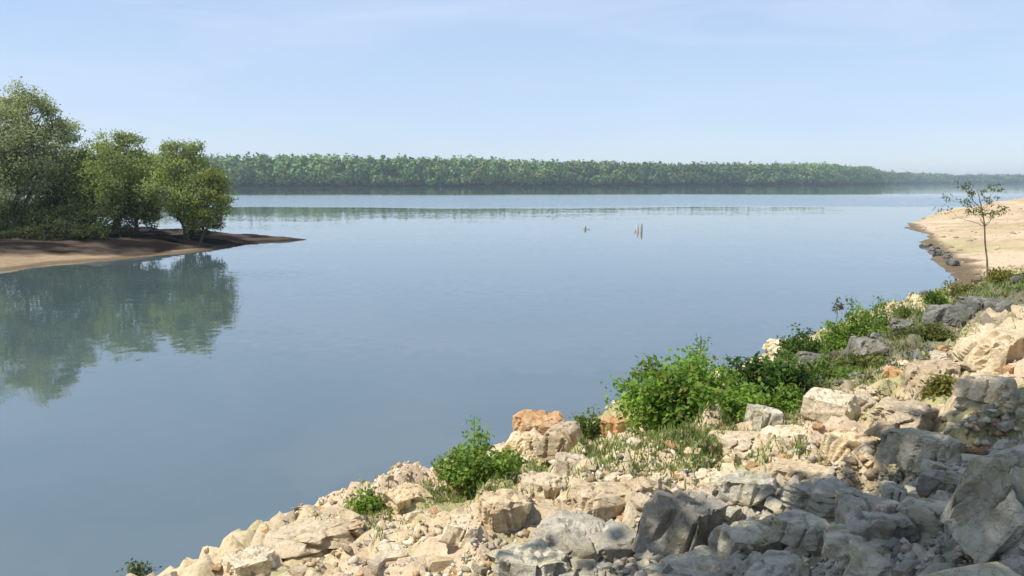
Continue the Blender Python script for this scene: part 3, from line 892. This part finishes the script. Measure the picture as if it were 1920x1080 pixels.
# x centre, y of the foot, width and height in photo pixels, kind, variant, material, heading, tilt, label
BOULDERS = [
    (1868, 690, 165, 100, "boulder", 1, M_TAN, 0.5, 0.10, "big pale sandstone block at the right edge above the other lit stones"),
    (1745, 728, 125, 75, "boulder", 2, M_TAN, 1.2, -0.08, "pale sandstone slab just left of the big block on the right"),
    (1845, 752, 95, 55, "boulder", 4, M_PALE, 2.0, 0.05, "whitish stone in front of the big block at the right edge"),
    (1905, 735, 70, 60, "boulder", 7, M_TAN, 0.2, 0.10, "tan stone cut by the right frame edge below the big block"),
    (1558, 792, 110, 78, "boulder", 3, M_PALE, 0.9, 0.05, "rounded cream boulder right of the dense dark green bush"),
    (1012, 812, 98, 48, "boulder", 5, M_ORANGE, 0.3, 0.12, "orange sandstone cap stone on top of the small rock stack"),
    (1052, 858, 92, 66, "boulder", 6, M_TAN, 1.1, 0.0, "upright sandstone block at the foot of the small rock stack"),
    (985, 850, 66, 44, "boulder", 8, M_TAN, 2.2, 0.06, "small sandstone block at the left of the rock stack"),
    (1166, 812, 62, 46, "boulder", 9, M_ORANGE, 0.6, -0.1, "ochre stone between the small weed and the dense bush"),
    (1436, 812, 74, 46, "boulder", 10, M_GREY, 1.7, 0.1, "lone grey stone on the lit slope below the dense bush"),
    (948, 990, 112, 82, "boulder", 11, M_TAN, 0.4, 0.08, "pinkish tan boulder in the middle of the lit foreground slope"),
    (862, 1022, 84, 50, "slab", 0, M_PALE, 1.4, 0.1, "whitish flat stone left of the pinkish tan boulder"),
    (1015, 930, 90, 40, "slab", 1, M_TAN, 0.8, 0.08, "flat tan stone uphill of the pinkish tan boulder"),
    (590, 1030, 185, 40, "slab", 2, M_TAN, 0.75, -0.06, "long thin sandstone slab near the water in the lower left"),
    (465, 1062, 95, 38, "slab", 3, M_PALE, 0.7, 0.08, "pale flat stone at the lower left end of the bank"),
    (1385, 862, 120, 56, "boulder", 0, M_TAN, 1.9, 0.05, "broad tan ledge stone in the middle of the lit slope"),
    (1478, 838, 95, 56, "boulder", 12, M_PALE, 0.1, 0.07, "cream ledge stone beside the lone grey stone"),
    (1500, 905, 118, 52, "boulder", 13, M_TAN, 2.6, 0.02, "tan boulder at the upper edge of the shaded grey rocks"),
    (1330, 912, 84, 42, "slab", 4, M_PALE, 0.9, 0.1, "cream flat stone just above the angular grey boulder"),
    (1130, 962, 110, 44, "slab", 5, M_TAN, 0.5, 0.09, "tan flat stone above the row of grey rocks"),
    (760, 945, 90, 36, "slab", 6, M_TAN, 0.7, 0.07, "flat tan stone on the waterside right of the small green weed"),
    (1590, 850, 96, 60, "boulder", 14, M_TAN, 1.5, 0.05, "tan boulder below the rounded cream one"),
    (1690, 815, 130, 72, "boulder", 15, M_TAN, 0.7, 0.04, "large tan boulder halfway between the pale slab and the dark leaning slab"),
    (1730, 880, 120, 76, "boulder", 16, M_GREY, 2.3, 0.06, "grey boulder wedged left of the dark leaning slab"),
    (1865, 985, 200, 190, "boulder", 17, M_GREY, 0.35, 0.35, "largest dark grey slab leaning at the right edge"),
    (1250, 1040, 150, 112, "boulder", 18, M_GREY, 0.9, 0.25, "angular dark grey boulder at the centre of the foreground rocks"),
    (1095, 1046, 180, 66, "slab", 7, M_GREY, 0.4, 0.10, "low grey slab left of the angular grey boulder"),
    (1632, 1022, 168, 92, "boulder", 19, M_GREY, 1.3, 0.05, "rounded broad grey boulder left of the dark leaning slab"),
    (1410, 1028, 130, 70, "boulder", 20, M_GREY, 0.2, 0.10, "grey boulder right of the angular one"),
    (1508, 1036, 112, 66, "boulder", 21, M_GREY, 2.0, 0.12, "bluish grey boulder left of the rounded broad one"),
    (1300, 1096, 220, 56, "slab", 8, M_GREY, 0.6, 0.06, "light grey flat slab at the bottom edge below the angular boulder"),
    (1625, 1092, 190, 62, "slab", 9, M_GREY, 1.1, 0.08, "light grey slab at the bottom edge below the rounded broad boulder"),
    (1850, 1120, 330, 100, "slab", 10, M_GREY, 0.3, 0.04, "wide smooth grey slab filling the bottom right corner"),
    (985, 1098, 150, 60, "slab", 11, M_GREY, 2.1, 0.05, "grey slab at the bottom edge where the rocks meet the sand"),
    (1460, 1100, 140, 58, "boulder", 22, M_GREY, 0.8, 0.05, "blocky grey stone at the bottom edge between two light slabs"),
    (1745, 1000, 110, 60, "boulder", 23, M_GREY, 1.9, 0.1, "grey stone in the gap between the broad boulder and the leaning slab"),
    (1400, 950, 120, 50, "slab", 12, M_GREY, 2.6, 0.1, "grey slab along the shadow edge right of the angular boulder"),
    (1545, 955, 130, 58, "boulder", 24, M_GREY, 0.5, 0.08, "dusty grey boulder on the shadow edge above the bluish one"),
    (1690, 612, 70, 34, "boulder", 25, M_DARK, 0.9, 0.1, "grey stone on the dark upper bank below the tall weeds"),
    (1625, 672, 72, 40, "boulder", 26, M_DARK, 1.5, 0.1, "brownish grey stone in the dark band right of the dense bush"),
    (1780, 600, 80, 40, "boulder", 27, M_DARK, 2.5, 0.1, "grey stone on the dark upper bank left of the big sandstone block"),
    (1850, 575, 90, 36, "slab", 13, M_DARK, 0.4, 0.1, "flat grey stone on the dark bank above the big sandstone block"),
    (1520, 690, 70, 36, "boulder", 28, M_DARK, 1.0, 0.1, "grey stone at the right foot of the dense bush"),
    (1462, 660, 56, 24, "slab", 14, M_PALE, 0.6, 0.05, "thin pale slab on the crest behind the dense bush"),
]
OCC = []
for (bx, by, bw, bh, kind, var, mat, rz, tilt, label) in BOULDERS:
    p = hit(bx, min(by, 1150))
    D = float(np.dot(p - np.array([0, 0, CAM_H]), np.array([0, math.cos(PITCH), -math.sin(PITCH)])))
    w, h = bw * D / FPX * 1.15, bh * D / FPX * 1.20
    dep = w * (0.8 if kind == "boulder" else 0.9)
    if mat not in (M_GREY, M_DARK): h *= 0.72; w *= 0.92
    elif bh < 90 and mat is M_GREY: h *= 0.82
    fwd = np.array([p[0], p[1], 0]) / max(np.hypot(p[0], p[1]), 1e-6)
    q = p + fwd * dep * 0.30
    gz = float(land_z(q[0], q[1])[0])
    q[2] = min(gz, p[2] + 0.25 * h) if gz > p[2] else gz
    put_rock("boulder" if kind == "boulder" else "flat_stone", kind, var, mat, q, (w, dep, h), (tilt, tilt * 0.7, rz), label, "boulder" if kind == "boulder" else "stone")
    OCC.append((q[0], q[1], w * 0.5))

# cap stone of the small stack sits on the two blocks, so it is lifted onto them
for o in COL.objects:
    if o.get("label", "").startswith("orange sandstone cap"): o.location.z += 0.10

def in_view(x, y, z):
    r = np.array([x, y, z - CAM_H])
    dz = r[1] * math.cos(PITCH) - r[2] * math.sin(PITCH)
    px = 960 + FPX * r[0] / dz
    py = 540 - FPX * (r[1] * math.sin(PITCH) + r[2] * math.cos(PITCH)) / dz
    return px, py, dz

rs = np.random.default_rng(77)
MARKS = [("the airy light green weed", 890, 880), ("the rock stack", 1020, 840), ("the pinkish tan boulder", 948, 960), ("the long thin sandstone slab", 590, 1020),
         ("the small waterside weed", 690, 945), ("the largest bush", 1270, 770), ("the rounded cream boulder", 1558, 770), ("the broad tan ledge stone", 1385, 845),
         ("the big sandstone block", 1868, 660), ("the dark bush", 1430, 735), ("the dark leaning slab", 1865, 920), ("the angular grey boulder", 1250, 1000),
         ("the rounded broad grey boulder", 1632, 985), ("the bottom right slab", 1850, 1070), ("the tall crest weeds", 1600, 630), ("the sapling foot", 1852, 527),
         ("the weed left of the sapling", 1757, 570), ("the pale lower left stone", 465, 1050), ("the light grey bottom slab", 1300, 1075), ("the low grey slab", 1095, 1030), ("the grey wedged boulder", 1730, 860)]
TINT = {"sandstone": "tan", "orange_sandstone": "orange", "pale_limestone": "cream", "grey_limestone": "grey", "dark_schist": "dark grey"}
def stone_label(px, py, wpx, mat):
    nm, mx, my = min(MARKS, key=lambda m: (m[1] - px) ** 2 + 1.6 * (m[2] - py) ** 2)
    dx, dy = px - mx, py - my
    side = ("close" if dx * dx + dy * dy < 90 ** 2 else "well") + " "
    if abs(dx) > 1.3 * abs(dy): side += "left of" if dx < 0 else "right of"
    elif dy > 0: side += "below"
    else: side += "above"
    size = "tiny" if wpx < 13 else "small" if wpx < 24 else "middling" if wpx < 42 else "sizeable"
    return f"{size} loose {TINT[mat.name]} stone {side} {nm}"

def scatter(n, region, sz, mat_pick, name, label, group, cat="stone"):
    k = 0; tries = 0
    while k < n and tries < 40000:
        tries += 1
        px, py = rs.uniform(-20, 1940), rs.uniform(480, 1100)
        if not region(px, py): continue
        # uniform over the picture, so near stones are as frequent as far ones
        p = scatter.hits[int(np.clip((py - 470) // 5, 0, 126)), int(np.clip((px + 20) // 10, 0, 196))]
        if p[2] < 0.03 or p[1] > 45: continue
        p = p + np.array([rs.normal() * 0.03, rs.normal() * 0.06, 0])
        p[2] = float(land_z(p[0], p[1])[0])
        s = sz[0] * (sz[1] / sz[0]) ** (rs.uniform() ** 1.8)
        if any((p[0] - a) ** 2 + (p[1] - b) ** 2 < (r * 0.8 + s * 0.4) ** 2 for a, b, r in OCC): continue
        OCC.append((p[0], p[1], s * 0.5))
        mat = mat_pick(rs)
        big = s > 0.22
        sx, sy, sd = in_view(*p)
        if s * FPX / sd < 9: OCC.pop(); continue
        label = stone_label(sx, sy, s * FPX / sd, mat).replace('loose', group.split()[0])
        put_rock(name, "boulder" if big else "stone", int(rs.integers(0, 29 if big else 12)), mat, p, (s, s * rs.uniform(0.6, 1.0), s * rs.uniform(0.3, 0.6)),
                 (rs.normal() * 0.22, rs.normal() * 0.22, rs.uniform(0, 6.28)), label, cat, group, 0.38)
        k += 1

# sight-line table of the bank (one row of samples per 5 photo rows, per 10 photo columns)
T = np.concatenate([np.linspace(3.0, 20, 600), np.linspace(20.05, 60, 500), np.linspace(60.2, 150, 250)])
tab = np.zeros((127, 197, 3))
for r_i in range(127):
    py = 470 + r_i * 5
    R = np.array([ray(-20 + c_i * 10, py) for c_i in range(197)])
    P = np.array([0, 0, CAM_H]) + R[:, None] * T[None, :, None]
    need = (P[..., 2] < 3.9) & (P[..., 2] > -0.1)
    zz = np.full(P.shape[:2], -9.0)
    zz[need] = land_z(P[..., 0][need], P[..., 1][need])
    below = P[..., 2] < np.maximum(zz, 0.0)
    first = np.where(below.any(1), below.argmax(1), len(T) - 1)
    tab[r_i] = P[np.arange(197), first]
scatter.hits = tab

def line(px, pts): return np.interp(px, [a for a, _ in pts], [b for _, b in pts])
SHADE_EDGE = [(880, 1100), (1030, 1025), (1240, 955), (1560, 925), (1740, 880), (1920, 800)]
UPPER = [(1380, 760), (1560, 735), (1680, 690), (1800, 645), (1920, 590)]
lit = lambda px, py: py < line(px, SHADE_EDGE) and not (px > 1380 and py < line(px, UPPER))
shaded = lambda px, py: px > 860 and py > line(px, SHADE_EDGE) - 8
upper = lambda px, py: px > 1400 and py < line(px, UPPER) + 5
scatter(195, lit, (0.06, 0.42), lambda r: [M_TAN, M_TAN, M_PALE, M_ORANGE][r.integers(0, 4)] if r.uniform() < 0.97 else M_GREY, "loose_stone",
        "loose tan stone on the sunlit part of the near bank", "sunlit loose stones")
scatter(85, shaded, (0.10, 0.5), lambda r: M_GREY, "loose_stone", "loose grey stone among the shaded foreground boulders", "shaded loose stones")
scatter(25, upper, (0.12, 0.5), lambda r: M_DARK if r.uniform() < 0.85 else M_TAN, "loose_stone", "loose stone on the dark upper bank below the sapling", "upper bank loose stones")

# gravel nobody could count
def gravel(name, label, n, lo, hi, cols, seed, region):
    r = np.random.default_rng(seed)
    oc = np.array([(1, 0, 0), (-1, 0, 0), (0, 1, 0), (0, -1, 0), (0, 0, 1), (0, 0, -1)], float)
    of = np.array([(0, 2, 4), (2, 1, 4), (1, 3, 4), (3, 0, 4), (2, 0, 5), (1, 2, 5), (3, 1, 5), (0, 3, 5)])
    VV, CC = [], []
    px = r.uniform(-20, 1940, n * 3); py = r.uniform(500, 1095, n * 3)
    cnt = 0
    H = tab[np.clip((py - 470) // 5, 0, 126).astype(int), np.clip((px + 20) // 10, 0, 196).astype(int)]
    H = H + r.normal(size=H.shape) * np.array([0.05, 0.11, 0])
    H[:, 2] = land_z(H[:, 0], H[:, 1])
    ok = (H[:, 2] > -0.02) & (H[:, 1] < 42) & np.array([region(a, b) for a, b in zip(px, py)])
    H = H[ok][:n]; m = len(H)
    s = lo * (hi / lo) ** (r.uniform(size=m) ** 2.0)
    patch = fbm(H[:, 0] * 1.1, H[:, 1] * 1.1, 3, 500 + seed) + r.normal(size=m) * 0.05
    sel = patch > 0.43; H = H[sel]; s = s[sel]; m = len(H)
    V = (oc[None] * r.uniform(0.5, 1.3, (m, 6, 1)) + r.normal(size=(m, 6, 3)) * 0.22) * s[:, None, None] * np.array([1, 0.8, 0.6])
    a = r.uniform(0, 6.28, m); ca, sa = np.cos(a)[:, None], np.sin(a)[:, None]
    V = np.stack([V[..., 0] * ca - V[..., 1] * sa, V[..., 0] * sa + V[..., 1] * ca, V[..., 2] + s[:, None] * 0.15], -1) + H[:, None]
    cc = np.asarray(cols)[r.integers(0, len(cols), m)] * r.uniform(0.7, 1.2, (m, 1))
    F = (np.arange(m)[:, None, None] * 6 + of[None]).reshape(-1, 3)
    o = link(name, np_mesh(name, V.reshape(-1, 3), F, np.repeat(cc, 6, 0)), M_GROUND)
    tag(o, label, "gravel", kind="stuff")
gravel("tan_gravel", "fine tan gravel strewn over the sunlit bank", 17000, 0.008, 0.07,
       [(0.50, 0.40, 0.26), (0.58, 0.50, 0.37), (0.42, 0.31, 0.18), (0.36, 0.33, 0.27), (0.62, 0.56, 0.45)], 3, lit)
gravel("grey_gravel", "fine grey gravel between the shaded foreground boulders", 5500, 0.012, 0.065,
       [(0.45, 0.42, 0.35), (0.36, 0.34, 0.28), (0.52, 0.49, 0.42), (0.42, 0.35, 0.25)], 4, shaded)
gravel("dark_gravel", "dark rubble and gravel on the upper bank", 4000, 0.02, 0.12,
       [(0.15, 0.145, 0.125), (0.11, 0.105, 0.09), (0.20, 0.19, 0.16), (0.13, 0.10, 0.07)], 6, upper)

rg = np.random.default_rng(61)
gx_, gy_ = rg.uniform(20, 110, 9000), rg.uniform(34, 130, 9000)
gz_ = spit_z(gx_, gy_); ok = (gz_ > 0.03) & (near_z(gx_, gy_) < gz_) & (fbm(gx_ * 0.25, gy_ * 0.25, 3, 700) > 0.47)
gx_, gy_, gz_ = gx_[ok], gy_[ok], gz_[ok]; m_ = len(gx_)
oc = np.array([(1, 0, 0), (-1, 0, 0), (0, 1, 0), (0, -1, 0), (0, 0, 1), (0, 0, -1)], float)
of = np.array([(0, 2, 4), (2, 1, 4), (1, 3, 4), (3, 0, 4), (2, 0, 5), (1, 2, 5), (3, 1, 5), (0, 3, 5)])
sz_ = 0.04 * 8 ** (rg.uniform(size=m_) ** 2.2)
V = (oc[None] * rg.uniform(0.5, 1.2, (m_, 6, 1)) + rg.normal(size=(m_, 6, 3)) * 0.2) * sz_[:, None, None] * np.array([1, 1, 0.6]) + np.stack([gx_, gy_, gz_], 1)[:, None]
cc = np.array([(0.42, 0.33, 0.22), (0.32, 0.25, 0.17), (0.52, 0.43, 0.30), (0.25, 0.23, 0.17)])[rg.integers(0, 4, m_)]
o = link("spit_rubble", np_mesh("spit_rubble", V.reshape(-1, 3), (np.arange(m_)[:, None, None] * 6 + of[None]).reshape(-1, 3), np.repeat(cc, 6, 0)), M_GROUND)
tag(o, "scattered brown rubble over the sandy point", "gravel", kind="stuff")

# ------------------------------------------------------------------ bushes and weeds
def make_plant(name, label, foot, foot_z, width_px, height_px, nstem, nleaf, leaf, colour, seed, cat="bush", spread=1.0, group=None, droop=0.0, lean=(0, 0)):
    r = np.random.default_rng(seed)
    B = hit(*foot) if foot_z is None else at_z(foot[0], foot[1], foot_z)
    D = float(np.dot(B - np.array([0, 0, CAM_H]), np.array([0, math.cos(PITCH), -math.sin(PITCH)])))
    w, h = width_px * D / FPX * 0.5, height_px * D / FPX
    B[2] -= 0.03
    root = empty(name, B)
    tag(root, label, cat, group)
    ends, paths, P, IDX = [], [], [], []
    for i in range(nstem):
        a = r.uniform(0, 6.28); q = math.sqrt(r.uniform(0, 1))
        ex, ey = math.cos(a) * w * q * spread, math.sin(a) * w * q * spread * 0.9
        top = h * (1 - 0.62 * q ** 1.3) * (r.uniform(0.45, 0.95) if r.uniform() < 0.8 else r.uniform(0.95, 1.2))
        foot_off = np.array([ex * 0.35, ey * 0.35, 0]) if w > 0.5 else np.array([ex * 0.15, ey * 0.15, 0])
        gz = float(land_z(B[0] + foot_off[0], B[1] + foot_off[1])[0]) - B[2] if foot_z is None else 0.0
        foot_off[2] = gz - 0.04
        e = np.array([ex + lean[0] * w, ey + lean[1] * w, top])
        mid = foot_off * 0.45 + e * 0.55 + np.array([-ex * 0.15, -ey * 0.15, h * 0.08])
        t = np.linspace(0, 1, 7)[:, None]
        c = (1 - t) ** 2 * foot_off + 2 * t * (1 - t) * mid + t ** 2 * e
        rad = np.linspace(0.010, 0.003, 7) * (1 + h * 0.5)
        paths.append([(*c[j], rad[j]) for j in range(7)])
        k = nleaf // nstem
        tt = r.uniform(0.12, 1.0, k) ** 0.8
        j = np.clip(tt * 6, 0, 5.999); j0 = j.astype(int); fr = (j - j0)[:, None]
        q2 = c[j0] * (1 - fr) + c[j0 + 1] * fr
        sp = (0.06 + 0.16 * w) * (1.15 - tt * 0.75)[:, None]
        q2 = q2 + r.normal(size=(k, 3)) * sp * np.array([1, 1, 0.6])
        P.append(q2); IDX.append(np.full(k, i))
    V, F = tubes(paths, 5)
    link("stem", np_mesh("stem", V, F, smooth=True), M_STEM, root)
    P, IDX = np.concatenate(P), np.concatenate(IDX)
    if foot_z is None:
        P[:, 2] = np.maximum(P[:, 2], land_z(P[:, 0] + B[0], P[:, 1] + B[1]) - B[2] + 0.02)
    else:
        P[:, 2] = np.maximum(P[:, 2], 0.02)
    cl = leaf_colours(len(P), colour, IDX, r, 0.42, 0.35)
    dead = r.uniform(size=len(P)) < 0.04; cl[dead] = np.array((0.26, 0.20, 0.08))
    V, F, C2 = leaf_quads(P, leaf, cl, r, up=0.5, aspect=0.6)
    link("foliage", np_mesh("foliage", V, F, C2), M_LEAF, root)
    return root

BR = (0.125, 0.225, 0.050); MD = (0.10, 0.19, 0.046); DK = (0.055, 0.115, 0.034)
make_plant("bush", "largest dense green bush on the crest of the near bank", (1290, 795), None, 285, 158, 52, 10500, 0.075, (0.12, 0.225, 0.046), 11)
make_plant("bush", "pointed upright shoots rising from the middle of the largest bush", (1300, 770), None, 110, 165, 9, 1500, 0.075, MD, 12)
make_plant("bush", "dark green bush directly right of the largest one", (1430, 755), None, 190, 118, 34, 6000, 0.075, DK, 13)
make_plant("bush", "low bright green bush in front of the dark one", (1480, 765), None, 120, 50, 22, 2200, 0.06, BR, 14)
make_plant("weed", "airy light green weed by the water left of the rock stack", (890, 900), None, 150, 130, 22, 2300, 0.075, BR, 15, cat="weed")
make_plant("weed", "low green weed spreading right of the airy light green one", (955, 885), None, 90, 60, 14, 900, 0.065, BR, 16, cat="weed")
make_plant("weed", "small green weed on the water edge in the lower left", (690, 960), None, 62, 60, 12, 600, 0.06, BR, 17, cat="weed")
make_plant("weed", "small weed between the rock stack and the largest bush", (1105, 818), None, 72, 72, 14, 900, 0.065, (0.08, 0.14, 0.035), 18, cat="weed")
make_plant("weed", "tall leafy weeds on the crest under the thin stalk", (1600, 650), None, 110, 92, 28, 2800, 0.08, BR, 19, cat="weed")
make_plant("weed", "thin leggy weed right of the tall leafy weeds", (1642, 618), None, 56, 66, 12, 800, 0.075, MD, 20, cat="weed")
make_plant("weed", "dark leafy weed on the crest between the dark bush and the tall weeds", (1500, 655), None, 80, 48, 16, 1300, 0.08, DK, 21, cat="weed")
make_plant("weed", "green weed at the waterside left of the sapling", (1757, 580), None, 55, 55, 14, 1200, 0.09, MD, 22, cat="weed")
make_plant("weed", "low yellow green weed at the foot of the sapling", (1885, 525), None, 90, 26, 16, 1300, 0.09, (0.13, 0.15, 0.04), 23, cat="weed")
make_plant("weed", "faint green water weed standing in the river at the bottom left", (262, 1076), 0.0, 46, 46, 7, 190, 0.055, (0.07, 0.11, 0.055), 24, cat="weed")
make_plant("weed", "yellow green tuft among the pale stones at the right", (1760, 735), None, 55, 44, 14, 700, 0.06, (0.15, 0.17, 0.05), 25, cat="weed")

make_plant("weed", "straggling weeds on the dark bank just right of the dark bush", (1535, 715), None, 120, 52, 18, 1500, 0.07, MD, 26, cat="weed", spread=1.2)
make_plant("weed", "low olive weeds on the dark bank below the tall leafy weeds", (1610, 690), None, 110, 40, 18, 1300, 0.07, (0.11, 0.14, 0.045), 27, cat="weed", spread=1.2)
make_plant("weed", "leafy weeds at the waterside between the dark bush and the tall weeds", (1545, 662), None, 80, 48, 14, 1200, 0.075, MD, 28, cat="weed", spread=1.2)
make_plant("weed", "low green weeds on the crest between the leggy weed and the sapling", (1695, 602), None, 90, 40, 16, 1300, 0.08, (0.10, 0.15, 0.045), 29, cat="weed", spread=1.2)
make_plant("weed", "olive weeds on the crest just left of the sapling foot", (1805, 552), None, 90, 32, 16, 1300, 0.085, (0.12, 0.14, 0.045), 30, cat="weed", spread=1.2)
make_plant("weed", "dull green weeds on the dark bank below the sapling", (1740, 640), None, 120, 34, 16, 1300, 0.075, (0.09, 0.12, 0.04), 31, cat="weed", spread=1.2)

# thin stalk with a seed head
B = hit(1563, 640)
D = float(np.dot(B - np.array([0, 0, CAM_H]), np.array([0, math.cos(PITCH), -math.sin(PITCH)])))
hh = 76 * D / FPX
root = empty("seed_stalk", B)
tag(root, "thin bare stalk with a fuzzy seed head rising above the tall weeds", "weed")
V, F = tubes([wobble_path((0, 0, -0.05), (0.05, 0, hh * 0.8), 0.013, 0.008, 6, 0.05)], 5)
link("stem", np_mesh("stem", V, F, smooth=True), M_STEM, root)
P, idx = clump_points((0.05, 0, hh * 0.88), (0.09, 0.09, 0.17), 160, np.random.default_rng(3), 10, 0.3)
V, F, C2 = leaf_quads(P, 0.07, leaf_colours(160, (0.16, 0.17, 0.13), idx), np.random.default_rng(4))
link("seed_head", np_mesh("seed_head", V, F, C2), M_LEAF, root)

# ------------------------------------------------------------------ grass, nobody could count it
def grass():
    r = np.random.default_rng(5)
    spots = [(1310, 830, 60, 25, 1.0), (1000, 905, 60, 25, 0.7), (900, 915, 60, 22, 0.8), (1220, 810, 110, 22, 0.9), (1400, 790, 110, 25, 1.0), (1120, 855, 70, 25, 0.7),
             (1480, 760, 90, 30, 1.0), (1560, 705, 90, 30, 0.9), (1650, 660, 110, 30, 0.8), (1760, 610, 110, 25, 0.8), (1860, 545, 80, 22, 1.1), (1700, 590, 90, 18, 1.0),
             (1790, 560, 70, 15, 1.0), (1620, 625, 60, 18, 0.8), (1765, 710, 30, 25, 1.0), (700, 955, 40, 12, 0.6), (820, 930, 60, 18, 0.4), (1900, 530, 40, 22, 1.2), (1250, 880, 80, 25, 0.35), (660, 1000, 90, 20, 0.2), (1450, 850, 80, 25, 0.3)]
    PX, PY = [], []
    for (a, b, sa, sb, k) in spots:
        n = int(700 * k)
        PX.append(r.normal(a, sa * 0.6, n)); PY.append(r.normal(b, sb * 0.6, n))
    px, py = np.concatenate(PX), np.concatenate(PY)
    H = tab[np.clip((py - 470) // 5, 0, 126).astype(int), np.clip((px + 20) // 10, 0, 196).astype(int)]
    H = H + r.normal(size=H.shape) * np.array([0.06, 0.14, 0])
    H[:, 2] = land_z(H[:, 0], H[:, 1])
    H = H[(H[:, 2] > 0.06) & (H[:, 1] < 45)]
    n = len(H)
    # three blades from every point
    H = np.repeat(H, 3, 0) + r.normal(size=(n * 3, 3)) * np.array([0.03, 0.03, 0]); n = len(H)
    L = r.uniform(0.03, 0.11, n)[:, None] * np.where(H[:, 1:2] > 18, 1.5, 1.0)
    a = r.uniform(0, 6.28, n); side = np.stack([np.cos(a), np.sin(a), np.zeros(n)], 1)
    lean = rand_dirs(n, r) * 0.5; lean[:, 2] = 0.9
    tip = H + lean * L; mid = H + lean * L * 0.5 + np.array([0, 0, 1]) * L * 0.08
    wd = 0.006 * np.where(H[:, 1:2] > 18, 2.0, 1.2)
    H[:, 2] -= 0.01
    V = np.stack([H - side * wd, H + side * wd, mid + side * wd * 0.8, mid - side * wd * 0.8, tip], 1).reshape(-1, 3)
    b = np.arange(n)[:, None] * 5
    F = np.concatenate([b + np.array([0, 1, 2]), b + np.array([0, 2, 3]), b + np.array([3, 2, 4])], 0)
    pal = np.array([(0.18, 0.24, 0.07), (0.14, 0.22, 0.05), (0.28, 0.28, 0.12), (0.12, 0.20, 0.05), (0.36, 0.33, 0.18)])
    c = pal[r.integers(0, 5, n)] * r.uniform(0.75, 1.2, (n, 1))
    o = link("grass", np_mesh("grass", V, F, np.repeat(c, 5, 0)), M_GRASS)
    tag(o, "sparse dry yellow green grass over the near bank", "grass", kind="stuff")
grass()

# ------------------------------------------------------------------ sapling on the right
B = hit(1852, 527)
Ds = B[1]
def sp(px, py, dd=0.0): return at_depth(px, py, Ds + dd)
root = empty("sapling", B)
tag(root, "thin young tree with sparse leaves on the bank at the right", "tree")
top = sp(1840, 385)
V, F = tubes([[(*(B - np.array([0, 0, 0.15])), 0.042), (*sp(1851, 490), 0.036), (*sp(1847, 455), 0.031), (*sp(1846, 420), 0.026), (*top, 0.018), (*sp(1832, 355), 0.008)]], 6)
link("trunk", np_mesh("trunk", V - B, F, smooth=True), M_TWIG, root)
tips = [(1808, 352, 0.2), (1780, 372, -0.2), (1768, 392, 0.1), (1800, 345, 0), (1868, 352, -0.2), (1876, 395, 0.2), (1858, 402, 0), (1825, 395, 0), (1860, 375, 0.3), (1835, 362, 0), (1812, 378, -0.3), (1838, 398, -0.2)]
rs2 = np.random.default_rng(8)
VV, FF, CC, o_ = [], [], [], 0
for k, (a, b, dd) in enumerate(tips):
    s0 = sp(1846 if b > 380 else 1842, 425 if b > 380 else 395)
    e = sp(a, b, dd)
    V, F = tubes([wobble_path(s0, e, 0.014, 0.004, 5, 0.10, rs2)], 5)
    link("branch", np_mesh("branch", V - B, F, smooth=True), M_TWIG, root)
    nn = 36 if a < 1800 or b < 352 else 80
    P, idx = clump_points(e, (0.26, 0.26, 0.19), nn, rs2, 7, 0.3)
    V, F, C2 = leaf_quads(P - B, 0.095, leaf_colours(nn, (0.10, 0.13, 0.055), idx, rs2), rs2)
    VV.append(V); FF.append(F + o_); CC.append(C2); o_ += len(V)
link("crown", np_mesh("crown", np.concatenate(VV), np.concatenate(FF), np.concatenate(CC)), M_LEAF, root)

# ------------------------------------------------------------------ snags standing in the river
def snag(foot, label, stubs):
    B = at_z(*foot)
    root = empty("river_snag", B)
    tag(root, label, "snag", "snags out in the river")
    for (dx, dy, lx, hgt, r, m) in stubs:
        V, F = tubes([[(dx, dy, -0.6, r * 1.2), (dx + lx * 0.4, dy, hgt * 0.45, r), (dx + lx * 0.8, dy, hgt * 0.85, r * 0.8), (dx + lx, dy, hgt, r * 0.35)]], 7)
        link("stub", np_mesh("stub", V, F, smooth=True), m, root)
snag((1200, 434), "taller driftwood snag with a dark stub beside a pale one, right of the other", [(0.12, 0, 0.03, 0.80, 0.12, M_SNAG), (-0.2, 0.1, -0.12, 0.7, 0.13, M_SNAGPALE), (-0.42, 0, -0.2, 0.28, 0.09, M_SNAGPALE)])
snag((1096, 430), "lower greyish driftwood snag just breaking the surface on the left", [(0, 0, 0.1, 0.36, 0.16, M_SNAG), (0.3, 0.1, 0.25, 0.2, 0.1, M_SNAGPALE)])

# dark stones along the water edge of the sandy point
rs3 = np.random.default_rng(19)
ORD = 'first second third fourth fifth sixth seventh eighth ninth tenth eleventh twelfth thirteenth fourteenth fifteenth sixteenth'.split()
for k in range(16):
    t = k / 15
    a, b = 1733 + 60 * t + rs3.normal() * 3, 458 + 42 * t + rs3.normal() * 2
    p = at_z(a, b)
    s = rs3.uniform(0.35, 0.95)
    put_rock("shore_stone", "boulder", int(rs3.integers(0, 29)), M_DARK, (p[0], p[1], max(float(land_z(p[0], p[1])[0]), -0.1)), (s, s * 0.8, s * 0.6), (0, 0, rs3.uniform(0, 6)),
             ORD[k] + " dark stone from the tip along the cove edge of the sandy point", "stone", "stones along the cove edge")

# stones that would share a label are told apart by their order from the left
same = {}
for o in COL.objects:
    if o.name.startswith("loose_stone"): same.setdefault(o["label"], []).append(o)
for lab, L in same.items():
    if len(L) < 2: continue
    for k, o in enumerate(sorted(L, key=lambda q: in_view(*q.location)[0])):
        o["label"] = lab + ", " + ORD[k] + " from left"
